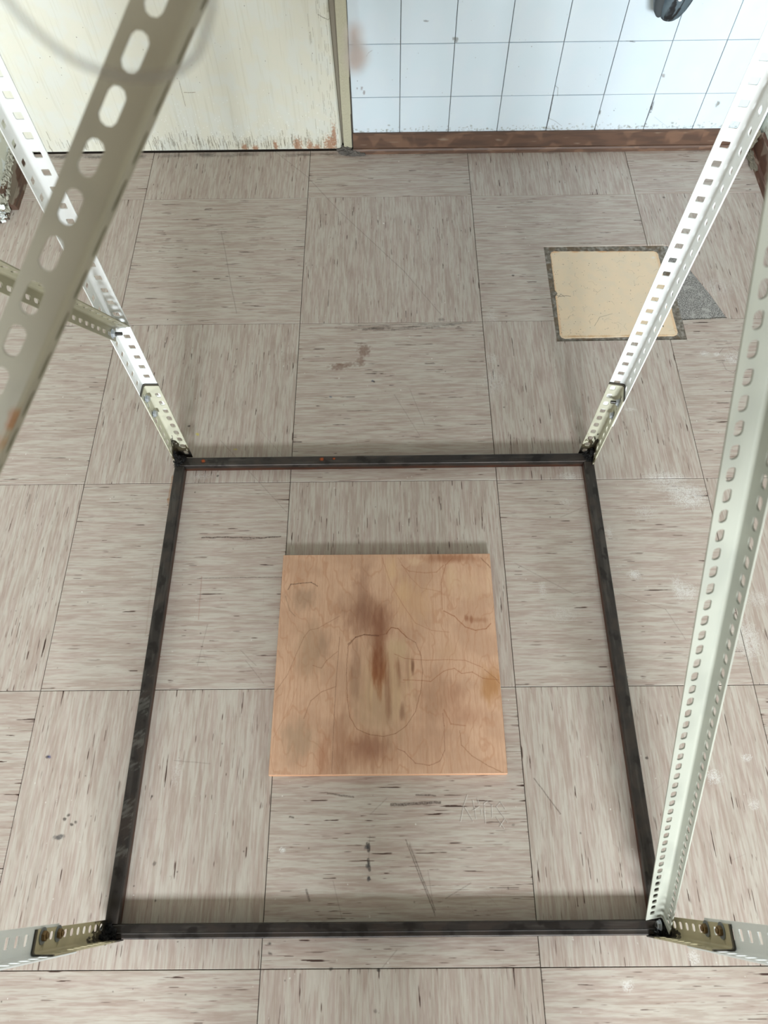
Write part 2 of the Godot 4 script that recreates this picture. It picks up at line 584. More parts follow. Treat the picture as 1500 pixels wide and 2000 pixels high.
# ---- floor
func build_floor() -> void:
	var im := Image.create_empty(2048, 2048, false, Image.FORMAT_RGBA8)
	im.fill(Color(0.6, 0.55, 0.5, 0.0))
	ox = -0.9
	oy = -0.2
	ok = 2048 / 2.5
	floor_marks(im)
	# random small specks of paint and grit
	for i in 900:
		var x := rng.randf_range(-0.9, 1.3)
		var z := rng.randf_range(-0.2, 1.98)
		var w := rng.randf() < 0.55
		var r := rng.randf_range(0.0007, 0.0020)
		if rng.randf() < 0.06: r *= 2.0
		smear(im, x, z, r, r * rng.randf_range(0.7, 1.5), Color(0.9, 0.9, 0.88) if w else Color(0.17, 0.14, 0.13), rng.randf_range(0.4, 0.9), i)
	for i in 260:
		var x := rng.randf_range(-0.9, 1.3)
		var z := rng.randf_range(-0.15, 1.98)
		var t := rng.randf_range(0, TAU)
		var L := rng.randf_range(0.01, 0.05)
		stroke(im, [x, z, x + cos(t) * L, z + sin(t) * L], 0.0007, Color(0.25, 0.2, 0.18, rng.randf_range(0.1, 0.35)))
	for i in 60:   # grime along the foot of the wall
		var x := rng.randf_range(-0.82, 1.28)
		smear(im, x, -0.19 + rng.randf() * 0.012, 0.03, 0.008, Color(0.25, 0.23, 0.21), 0.4, i)
	var marks := tex(im)
	var mats: Array = []
	var plain_mats: Array = []
	for k in 7:
		var m := tmat(floor_image(100 + k * 17), 0.44, 0.0, 0.42)
		plain_mats.append(m)
		var d: StandardMaterial3D = m.duplicate()
		d.detail_enabled = true
		d.detail_albedo = marks
		d.detail_blend_mode = BaseMaterial3D.BLEND_MODE_MIX
		d.detail_uv_layer = BaseMaterial3D.DETAIL_UV_2
		mats.append(d)
	var fl := structure("floor", box_mesh(Vector3(-3.1, -0.12, -0.34), Vector3(3.5, -0.0045, 6.3)), M.slab, "old vinyl tile floor with streaked beige squares laid in alternating directions")
	var hole1 := PackedVector2Array([Vector2(0.638, 0.200), Vector2(0.958, 0.199), Vector2(0.956, 0.522), Vector2(0.636, 0.524)])
	var hole2 := PackedVector2Array([Vector2(0.950, 0.2005), Vector2(0.968, 0.2005), Vector2(1.008, 0.281), Vector2(1.044, 0.372), Vector2(1.070, 0.4545), Vector2(0.950, 0.4605)])
	var gap := 0.0006
	for j in range(-1, 14):
		for i in range(-6, 7):
			var x0 := maxf(i * TS + gap, -2.95)
			var x1 := minf((i + 1) * TS - gap, 3.3)
			var z0 := maxf(j * TS + gap, -0.198)
			var z1 := minf((j + 1) * TS - gap, 6.09)
			if i == 2 and j < 2: x1 = minf(x1, 1.2885)
			if i > 2 and j < 1: continue
			if i > 2 and j == 1: z0 = 0.702
			if i <= -3 and j < 0: continue
			if i == -2 and j == -1: x0 = -0.8285
			var polys: Array = [PackedVector2Array([Vector2(x0, z0), Vector2(x1, z0), Vector2(x1, z1), Vector2(x0, z1)])]
			var cuts: Array = []
			if i in [1, 2] and j in [0, 1]: cuts = [hole1, hole2]
			if j == 0 and i <= -2: cuts = [PackedVector2Array([Vector2(-1.3, -0.3), Vector2(-0.8285, -0.3), Vector2(-0.8285, 0.0615), Vector2(-1.3, 0.0615)])]
			for c in cuts:
				var nx: Array = []
				for p in polys: nx.append_array(Geometry2D.clip_polygons(p, c))
				polys = nx
			var vert := posmod(i + j, 2) == 0
			var fu := rng.randf() < 0.5
			var fv := rng.randf() < 0.5
			var k := rng.randi_range(0, 6)
			var lift := rng.randf_range(-0.0003, 0.0002)
			var cx := i * TS
			var cz := j * TS
			var uvf := func(p: Vector2) -> Vector2:
				var u := (p.x - cx) / TS
				var w := (p.y - cz) / TS
				if vert:
					var t := u
					u = w
					w = t
				return Vector2(1.0 - u if fu else u, 1.0 - w if fv else w)
			var uv2f := func(p: Vector2) -> Vector2: return Vector2((p.x + 0.9) / 2.5, (p.y + 0.2) / 2.5)
			var inside := x0 > -0.92 and x1 < 1.4 and z1 < 2.29
			for p in polys:
				if p.size() < 3: continue
				obj("floor_tile", plate(p, -0.0045, lift, 0.0006, uvf, uv2f), mats[k] if inside else plain_mats[k], fl)
	# exposed bed and the odd cream sheet in the patched square
	var ad := noise_bytes(401, 0.09, 256, 256, 256, 256, 4)
	var ad2 := noise_bytes(402, 0.03, 256, 256, 256, 256, 3)
	var bed := tmat(mix_image(256, 256, rgb8(112, 106, 96), [[ad, lut(0.45, 0.85), rgb8(150, 146, 140), 0.8], [ad, lut(0.5, 0.15), rgb8(84, 76, 66), 0.8], [ad2, lut(0.6, 0.75), rgb8(96, 78, 58), 0.6]]), 0.9)
	var bb := noise_bytes(403, 0.35, 256, 256, 256, 256, 3)
	var conc := tmat(mix_image(256, 256, rgb8(128, 126, 122), [[bb, lut(0.5, 0.7), rgb8(176, 174, 170), 0.8], [bb, lut(0.46, 0.3), rgb8(76, 74, 72), 0.85], [ad2, lut(0.6, 0.9), rgb8(165, 164, 158), 0.8]]), 0.95)
	var us := func(p: Vector2) -> Vector2: return Vector2((p.x - 0.63) / 0.34, (p.y - 0.19) / 0.34)
	var us2 := func(p: Vector2) -> Vector2: return Vector2((p.x - 0.93) / 0.30, (p.y - 0.19) / 0.30)
	for m in [bed, conc]:
		m.heightmap_enabled = true
		m.heightmap_texture = noise_tex(404, 0.12)
		m.heightmap_scale = 0.05
	var o := obj("adhesive_bed", plate(hole1, -0.0046, -0.0024, 0.0004, us), bed, fl)
	meta(o, "grey dried adhesive around the cream patch")
	o = obj("bare_concrete", plate(PackedVector2Array([Vector2(0.9575, 0.2005), Vector2(0.968, 0.2005), Vector2(1.008, 0.281), Vector2(1.044, 0.372), Vector2(1.070, 0.4545), Vector2(0.9565, 0.4605)]), -0.0046, -0.0026, 0.0003, us2), conc, fl)
	meta(o, "bare speckled grey concrete in the triangular hole")
	var sheet := PackedVector2Array()
	var base := [Vector2(0.6535, 0.2165), Vector2(0.9375, 0.2205), Vector2(0.9375, 0.5085), Vector2(0.6455, 0.5135)]
	for q in 4:
		var A: Vector2 = base[q]
		var B: Vector2 = base[(q + 1) % 4]
		var steps := 26
		for s in steps:
			var p := A.lerp(B, s / float(steps))
			var nn := (B - A).normalized().orthogonal()
			var f := 0.0
			if s == 0: p = p.lerp(Vector2(0.795, 0.365), 0.022)
			elif s == 1 or s == steps - 1: f = 0.0005
			else: f = grain.get_noise_1d(s * 13.0 + q * 70.0) * 0.0014
			sheet.append(p + nn * f)
	sheet[sheet.size() - 13] += Vector2(0.006, 0.0)
	var cs := noise_bytes(405, 0.014, 512, 512, 512, 512, 3)
	var cim := mix_image(512, 512, rgb8(218, 197, 168), [[cs, lut(0.3, 0.75), rgb8(212, 195, 170), 0.8]])
	cim.convert(Image.FORMAT_RGBA8)
	ox = 0.64
	oy = 0.21
	ok = 512 / 0.31
	for i in 26:
		var t := i / 26.0
		smear(cim, 0.65 + rng.randf() * 0.28, 0.219, 0.012, 0.005, rgb8(206, 150, 100), 0.5, i)
		smear(cim, lerpf(0.652, 0.648, t), 0.22 + t * 0.29, 0.005, 0.012, rgb8(206, 150, 100), 0.45, i + 40)
		smear(cim, 0.934, 0.22 + t * 0.29, 0.005, 0.012, rgb8(206, 150, 100), 0.4, i + 80)
		smear(cim, 0.65 + rng.randf() * 0.28, 0.508, 0.012, 0.004, rgb8(190, 150, 105), 0.4, i + 120)
	for i in 170:
		var e := rng.randf()
		var x := 0.65 + pow(e, 1.6) * 0.28
		smear(cim, x, rng.randf_range(0.222, 0.505), 0.0009, 0.0012, rgb8(70, 60, 50), rng.randf_range(0.3, 0.9), i)
	for i in 40:
		var x := 0.65 + rng.randf() * 0.28
		var z := rng.randf_range(0.23, 0.50)
		var t := rng.randf() * TAU
		stroke(cim, [x, z, x + cos(t) * 0.012, z + sin(t) * 0.012, x + cos(t + 0.5) * 0.02, z + sin(t + 0.5) * 0.02], 0.0008, Color(0.4, 0.36, 0.3, 0.35))
	stroke(cim, [0.652, 0.372, 0.662, 0.376, 0.676, 0.374, 0.688, 0.376], 0.0016, Color(0.30, 0.25, 0.2, 0.8))
	stroke(cim, [0.655, 0.38, 0.664, 0.368, 0.672, 0.378], 0.0014, Color(0.30, 0.25, 0.2, 0.7))
	stroke(cim, [0.735, 0.475, 0.752, 0.447, 0.785, 0.436], 0.0014, Color(0.4, 0.36, 0.3, 0.55))
	smear(cim, 0.922, 0.244, 0.006, 0.005, Color(0.84, 0.84, 0.85), 0.9, 5)
	smear(cim, 0.905, 0.478, 0.002, 0.004, rgb8(60, 50, 42), 0.9, 5)
	var us3 := func(p: Vector2) -> Vector2: return Vector2((p.x - 0.64) / 0.31, (p.y - 0.21) / 0.31)
	o = obj("patch_tile", plate(sheet, -0.0026, -0.0012, 0.0004, us3), tmat(cim, 0.5), fl)
	meta(o, "plain cream replacement square let into the floor")

func floor_marks(im: Image) -> void:
	stroke(im, [-0.116,-0.211,-0.005,-0.087,0.086,0.051,0.192,0.190,0.265,0.285,0.355,0.435], 0.0012, Color(0.22, 0.18, 0.16, 0.70))
	stroke(im, [-0.230,0.130,-0.212,0.203,-0.184,0.332,-0.162,0.422], 0.0012, Color(0.22, 0.18, 0.16, 0.75))
	stroke(im, [-0.088,0.762,-0.011,0.860,0.006,1.014], 0.0010, Color(0.22, 0.18, 0.16, 0.35))
	stroke(im, [0.175,1.644,0.176,1.654], 0.0060, Color(0.14, 0.12, 0.12, 0.90))
	stroke(im, [0.176,1.668,0.178,1.685], 0.0050, Color(0.2, 0.18, 0.17, 0.90))
	stroke(im, [0.175,1.699,0.177,1.696,0.179,1.700], 0.0020, Color(0.14, 0.12, 0.12, 0.90))
	stroke(im, [0.217,1.581,0.304,1.577], 0.0050, Color(0.24, 0.17, 0.15, 0.85))
	stroke(im, [0.102,1.561,0.148,1.567], 0.0030, Color(0.24, 0.17, 0.15, 0.80))
	stroke(im, [0.261,1.564,0.296,1.566], 0.0030, Color(0.24, 0.17, 0.15, 0.80))
	stroke(im, [0.035,1.600,0.042,1.601], 0.0030, Color(0.2, 0.17, 0.15, 0.90))
	stroke(im, [0.241,1.638,0.260,1.686,0.287,1.749], 0.0014, Color(0.22, 0.18, 0.16, 0.90))
	stroke(im, [0.247,1.646,0.289,1.746], 0.0012, Color(0.22, 0.18, 0.16, 0.80))
	stroke(im, [0.476,1.538,0.517,1.598], 0.0016, Color(0.22, 0.18, 0.16, 0.90))
	stroke(im, [0.115,1.701,0.132,1.758], 0.0010, Color(0.22, 0.18, 0.16, 0.50))
	stroke(im, [0.307,1.729,0.351,1.706], 0.0014, Color(0.22, 0.18, 0.16, 0.60))
	stroke(im, [0.070,1.714,0.075,1.731], 0.0040, Color(0.22, 0.18, 0.16, 0.60))
	stroke(im, [0.354,1.565,0.345,1.584,0.339,1.609], 0.0016, Color(0.86, 0.85, 0.82, 0.80))
	stroke(im, [0.353,1.564,0.344,1.584,0.338,1.608], 0.0012, Color(0.33, 0.29, 0.27, 0.85))
	stroke(im, [0.348,1.586,0.355,1.598,0.361,1.610], 0.0016, Color(0.86, 0.85, 0.82, 0.80))
	stroke(im, [0.346,1.585,0.354,1.598,0.360,1.609], 0.0012, Color(0.33, 0.29, 0.27, 0.85))
	stroke(im, [0.363,1.574,0.365,1.588,0.367,1.605], 0.0016, Color(0.86, 0.85, 0.82, 0.80))
	stroke(im, [0.361,1.573,0.364,1.587,0.366,1.604], 0.0012, Color(0.33, 0.29, 0.27, 0.85))
	stroke(im, [0.361,1.591,0.366,1.589,0.373,1.585], 0.0016, Color(0.86, 0.85, 0.82, 0.80))
	stroke(im, [0.360,1.591,0.365,1.588,0.372,1.584], 0.0012, Color(0.33, 0.29, 0.27, 0.85))
	stroke(im, [0.371,1.571,0.373,1.580], 0.0016, Color(0.86, 0.85, 0.82, 0.80))
	stroke(im, [0.370,1.570,0.372,1.579], 0.0012, Color(0.33, 0.29, 0.27, 0.85))
	stroke(im, [0.376,1.590,0.377,1.598], 0.0016, Color(0.86, 0.85, 0.82, 0.80))
	stroke(im, [0.375,1.590,0.376,1.597], 0.0012, Color(0.33, 0.29, 0.27, 0.85))
	stroke(im, [0.382,1.583,0.384,1.579,0.389,1.576,0.396,1.583,0.395,1.603], 0.0016, Color(0.86, 0.85, 0.82, 0.80))
	stroke(im, [0.381,1.582,0.382,1.579,0.388,1.575,0.395,1.582,0.394,1.602], 0.0012, Color(0.33, 0.29, 0.27, 0.85))
	stroke(im, [0.383,1.584,0.383,1.594,0.383,1.612], 0.0016, Color(0.86, 0.85, 0.82, 0.80))
	stroke(im, [0.382,1.583,0.381,1.593,0.382,1.611], 0.0012, Color(0.33, 0.29, 0.27, 0.85))
	stroke(im, [0.420,1.589,0.412,1.578,0.404,1.585,0.422,1.612], 0.0016, Color(0.86, 0.85, 0.82, 0.80))
	stroke(im, [0.419,1.589,0.411,1.577,0.403,1.585,0.421,1.611], 0.0012, Color(0.33, 0.29, 0.27, 0.85))
	stroke(im, [0.402,1.603,0.415,1.621], 0.0016, Color(0.86, 0.85, 0.82, 0.80))
	stroke(im, [0.401,1.602,0.414,1.621], 0.0012, Color(0.33, 0.29, 0.27, 0.85))
	stroke(im, [0.417,1.605,0.408,1.618], 0.0016, Color(0.86, 0.85, 0.82, 0.80))
	stroke(im, [0.416,1.605,0.406,1.617], 0.0012, Color(0.33, 0.29, 0.27, 0.85))
	stroke(im, [-0.183,1.502,-0.116,1.508], 0.0010, Color(0.22, 0.18, 0.16, 0.55))
	stroke(im, [0.248,1.642,0.288,1.755], 0.0010, Color(0.22, 0.18, 0.16, 0.55))
	stroke(im, [0.208,1.570,0.179,1.596], 0.0010, Color(0.22, 0.18, 0.16, 0.55))
	stroke(im, [0.178,1.631,0.176,1.685], 0.0010, Color(0.22, 0.18, 0.16, 0.55))
	stroke(im, [-0.078,1.295,-0.045,1.326], 0.0010, Color(0.22, 0.18, 0.16, 0.55))
	stroke(im, [-0.066,1.316,-0.028,1.361], 0.0010, Color(0.22, 0.18, 0.16, 0.55))
	stroke(im, [0.686,1.184,0.774,1.218,0.802,1.282], 0.0010, Color(0.22, 0.18, 0.16, 0.55))
	stroke(im, [0.479,1.114,0.592,1.183,0.641,1.173], 0.0010, Color(0.22, 0.18, 0.16, 0.55))
	stroke(im, [0.233,0.679,0.290,0.795], 0.0010, Color(0.22, 0.18, 0.16, 0.55))
	stroke(im, [0.270,0.664,0.303,0.767], 0.0010, Color(0.22, 0.18, 0.16, 0.55))
	stroke(im, [-0.166,0.803,-0.004,0.989], 0.0010, Color(0.22, 0.18, 0.16, 0.55))
	stroke(im, [-0.160,1.325,-0.149,1.242], 0.0010, Color(0.22, 0.18, 0.16, 0.55))
	stroke(im, [0.587,1.008,0.640,0.984], 0.0010, Color(0.22, 0.18, 0.16, 0.55))
	stroke(im, [0.077,1.731,0.070,1.716], 0.0010, Color(0.22, 0.18, 0.16, 0.55))
	stroke(im, [0.278,1.686,0.288,1.755], 0.0010, Color(0.22, 0.18, 0.16, 0.55))
	stroke(im, [0.223,1.803,0.198,1.829], 0.0010, Color(0.22, 0.18, 0.16, 0.55))
	smear(im, -0.370, 1.629, 0.012, 0.005, Color(0.2, 0.21, 0.23), 0.85, 54)
	smear(im, 0.174, 1.649, 0.006, 0.005, Color(0.2, 0.21, 0.23), 0.85, 55)
	smear(im, 0.176, 1.678, 0.005, 0.005, Color(0.2, 0.21, 0.23), 0.85, 56)
	smear(im, 0.176, 1.698, 0.003, 0.005, Color(0.2, 0.21, 0.23), 0.85, 57)
	smear(im, 0.013, 1.793, 0.004, 0.003, Color(0.18, 0.15, 0.14), 0.90, 58)
	smear(im, 0.014, 1.807, 0.004, 0.003, Color(0.18, 0.15, 0.14), 0.90, 59)
	smear(im, 0.115, 1.829, 0.004, 0.003, Color(0.18, 0.15, 0.14), 0.90, 60)
	smear(im, 0.192, 1.831, 0.004, 0.003, Color(0.18, 0.15, 0.14), 0.90, 61)
	smear(im, 0.547, 0.303, 0.004, 0.003, Color(0.18, 0.15, 0.14), 0.90, 62)
	smear(im, -0.242, 0.763, 0.004, 0.003, Color(0.18, 0.15, 0.14), 0.90, 63)
	smear(im, 0.185, 0.641, 0.004, 0.003, Color(0.18, 0.15, 0.14), 0.90, 64)
	smear(im, 0.685, 1.504, 0.004, 0.003, Color(0.18, 0.15, 0.14), 0.90, 65)
	smear(im, 1.238, -0.012, 0.004, 0.003, Color(0.18, 0.15, 0.14), 0.90, 66)
	smear(im, 0.096, 1.372, 0.004, 0.003, Color(0.18, 0.15, 0.14), 0.90, 67)
	smear(im, -0.419, 1.494, 0.004, 0.003, Color(0.18, 0.15, 0.14), 0.90, 68)
	smear(im, -0.366, 1.600, 0.004, 0.003, Color(0.18, 0.15, 0.14), 0.90, 69)
	smear(im, -0.360, 1.594, 0.004, 0.003, Color(0.18, 0.15, 0.14), 0.90, 70)
	smear(im, -0.345, 1.605, 0.004, 0.003, Color(0.18, 0.15, 0.14), 0.90, 71)
	smear(im, -0.351, 1.609, 0.004, 0.003, Color(0.18, 0.15, 0.14), 0.90, 72)
	smear(im, -0.416, 1.493, 0.005, 0.004, Color(0.10, 0.18, 0.42), 0.80, 73)
	smear(im, -0.221, 0.786, 0.005, 0.004, Color(0.75, 0.70, 0.15), 0.70, 74)
	smear(im, -0.129, 0.828, 0.006, 0.003, Color(0.75, 0.70, 0.15), 0.60, 75)
	smear(im, 0.161, 0.545, 0.018, 0.022, Color(0.42, 0.30, 0.24), 0.80, 76)
	smear(im, 0.153, 0.580, 0.012, 0.016, Color(0.42, 0.30, 0.24), 0.70, 77)
	smear(im, 0.101, 0.595, 0.026, 0.012, Color(0.42, 0.30, 0.24), 0.75, 78)
	smear(im, 0.123, 0.589, 0.030, 0.008, Color(0.42, 0.30, 0.24), 0.55, 79)
	smear(im, -0.015, 0.568, 0.030, 0.020, Color(0.45, 0.35, 0.28), 0.25, 80)
	smear(im, 0.146, 0.467, 0.012, 0.004, Color(0.27, 0.24, 0.22), 0.35, 81)
	smear(im, 0.164, 0.479, 0.012, 0.004, Color(0.27, 0.24, 0.22), 0.60, 82)
	smear(im, 0.182, 0.476, 0.012, 0.004, Color(0.27, 0.24, 0.22), 0.47, 83)
	smear(im, 0.200, 0.473, 0.012, 0.004, Color(0.27, 0.24, 0.22), 0.35, 84)
	smear(im, 0.218, 0.470, 0.012, 0.004, Color(0.27, 0.24, 0.22), 0.60, 85)
	smear(im, 0.236, 0.481, 0.012, 0.004, Color(0.27, 0.24, 0.22), 0.47, 86)
	smear(im, 0.254, 0.478, 0.012, 0.004, Color(0.27, 0.24, 0.22), 0.35, 87)
	smear(im, 0.272, 0.475, 0.012, 0.004, Color(0.27, 0.24, 0.22), 0.60, 88)
	smear(im, 0.290, 0.472, 0.012, 0.004, Color(0.27, 0.24, 0.22), 0.47, 89)
	smear(im, 0.308, 0.464, 0.012, 0.004, Color(0.27, 0.24, 0.22), 0.35, 90)
	smear(im, 0.325, 0.476, 0.012, 0.004, Color(0.27, 0.24, 0.22), 0.60, 91)
	smear(im, 0.343, 0.473, 0.012, 0.004, Color(0.27, 0.24, 0.22), 0.47, 92)
	smear(im, 0.361, 0.470, 0.012, 0.004, Color(0.27, 0.24, 0.22), 0.35, 93)
	smear(im, 0.379, 0.467, 0.012, 0.004, Color(0.27, 0.24, 0.22), 0.60, 94)
	smear(im, 0.397, 0.479, 0.012, 0.004, Color(0.27, 0.24, 0.22), 0.47, 95)
	smear(im, 0.191, 0.478, 0.030, 0.004, Color(0.22, 0.18, 0.16), 0.60, 96)
	smear(im, 0.354, 0.450, 0.010, 0.006, Color(0.22, 0.18, 0.16), 0.50, 97)
	stroke(im, [0.089,0.473,0.223,0.476,0.402,0.464], 0.0060, Color(0.22, 0.18, 0.16, 0.30))
	stroke(im, [0.146,0.467,0.428,0.461], 0.0030, Color(0.22, 0.18, 0.16, 0.50))
	stroke(im, [0.185,0.484,0.364,0.477], 0.0030, Color(0.22, 0.18, 0.16, 0.45))
	smear(im, 0.182, 0.639, 0.004, 0.003, Color(0.12, 0.16, 0.3), 0.90, 101)
	smear(im, 0.083, 0.684, 0.004, 0.003, Color(0.2, 0.3, 0.42), 0.70, 102)
	stroke(im, [-0.176,1.142,-0.091,1.141,0.005,1.141], 0.0015, Color(0.2, 0.13, 0.12, 0.90))
	stroke(im, [-0.181,1.049,-0.132,1.048,-0.060,1.051,-0.014,1.048], 0.0030, Color(0.2, 0.13, 0.12, 0.90))
	stroke(im, [0.689,1.624,0.679,1.557], 0.0000, Color(0.2, 0.13, 0.12, 0.00))
	stroke(im, [-0.168,1.231,-0.172,1.138], 0.0020, Color(0.55, 0.35, 0.30, 0.50))
	stroke(im, [-0.262,0.897,-0.264,0.955,-0.255,0.999], 0.0060, Color(0.55, 0.36, 0.16, 0.60))
	stroke(im, [-0.276,1.107,-0.270,1.262], 0.0030, Color(0.5, 0.42, 0.3, 0.25))
	smear(im, 0.830, 0.915, 0.060, 0.020, Color(0.86, 0.87, 0.86), 0.50, 109)
	smear(im, 0.871, 0.963, 0.050, 0.030, Color(0.86, 0.87, 0.86), 0.60, 110)
	smear(im, 0.853, 0.941, 0.060, 0.012, Color(0.86, 0.87, 0.86), 0.40, 111)
	smear(im, 0.616, 0.906, 0.030, 0.012, Color(0.86, 0.87, 0.86), 0.45, 112)
	smear(im, 0.771, 0.997, 0.030, 0.020, Color(0.86, 0.87, 0.86), 0.25, 113)
	smear(im, 0.808, 1.174, 0.015, 0.035, Color(0.86, 0.87, 0.86), 0.40, 114)
	smear(im, 0.828, 1.180, 0.020, 0.020, Color(0.86, 0.87, 0.86), 0.45, 115)
	smear(im, 0.724, 1.142, 0.016, 0.012, Color(0.86, 0.87, 0.86), 0.55, 116)
	smear(im, 0.686, 1.046, 0.008, 0.020, Color(0.86, 0.87, 0.86), 0.35, 117)
	smear(im, 0.923, 1.283, 0.030, 0.050, Color(0.86, 0.87, 0.86), 0.45, 118)
	smear(im, 0.964, 1.198, 0.030, 0.020, Color(0.86, 0.87, 0.86), 0.30, 119)
	smear(im, 0.802, 1.538, 0.016, 0.016, Color(0.86, 0.87, 0.86), 0.60, 120)
	smear(im, 0.870, 1.505, 0.012, 0.008, Color(0.86, 0.87, 0.86), 0.60, 121)
	smear(im, 0.864, 1.584, 0.012, 0.012, Color(0.86, 0.87, 0.86), 0.45, 122)
	smear(im, 0.988, 0.566, 0.014, 0.008, Color(0.86, 0.87, 0.86), 0.60, 123)
	smear(im, 1.018, 0.569, 0.010, 0.008, Color(0.86, 0.87, 0.86), 0.55, 124)
	smear(im, 1.055, 0.582, 0.026, 0.020, Color(0.86, 0.87, 0.86), 0.55, 125)
	smear(im, 0.781, 0.729, 0.016, 0.007, Color(0.86, 0.87, 0.86), 0.50, 126)
	smear(im, 1.042, 0.681, 0.010, 0.008, Color(0.86, 0.87, 0.86), 0.30, 127)
	smear(im, 1.066, 0.350, 0.050, 0.040, Color(0.86, 0.87, 0.86), 0.22, 128)
	smear(im, 0.791, 0.633, 0.010, 0.020, Color(0.86, 0.87, 0.86), 0.30, 129)
	smear(im, 0.472, 0.644, 0.030, 0.050, Color(0.86, 0.87, 0.86), 0.25, 130)
	smear(im, 0.471, 0.575, 0.020, 0.020, Color(0.86, 0.87, 0.86), 0.30, 131)
	smear(im, 0.481, 0.445, 0.020, 0.030, Color(0.86, 0.87, 0.86), 0.25, 132)
	smear(im, 0.603, 0.971, 0.020, 0.010, Color(0.86, 0.87, 0.86), 0.30, 133)
	smear(im, 0.531, 1.172, 0.010, 0.020, Color(0.86, 0.87, 0.86), 0.30, 134)
	smear(im, 0.566, 1.227, 0.040, 0.020, Color(0.86, 0.87, 0.86), 0.20, 135)
	smear(im, -0.175, 1.524, 0.012, 0.030, Color(0.86, 0.87, 0.86), 0.20, 136)
	smear(im, 0.709, 1.816, 0.012, 0.014, Color(0.86, 0.87, 0.86), 0.50, 137)
	smear(im, 0.026, 1.653, 0.008, 0.006, Color(0.86, 0.87, 0.86), 0.70, 138)
	smear(im, 0.594, 1.854, 0.012, 0.010, Color(0.86, 0.87, 0.86), 0.60, 139)
	smear(im, 0.001, 1.264, 0.020, 0.020, Color(0.86, 0.87, 0.86), 0.15, 140)
	smear(im, -0.197, 0.897, 0.030, 0.012, Color(0.86, 0.87, 0.86), 0.30, 141)
	stroke(im, [1.025,0.566,1.037,0.551,1.060,0.548,1.075,0.567,1.069,0.601,1.045,0.626,1.030,0.616,1.027,0.595], 0.0013, Color(0.22, 0.18, 0.16, 0.60))

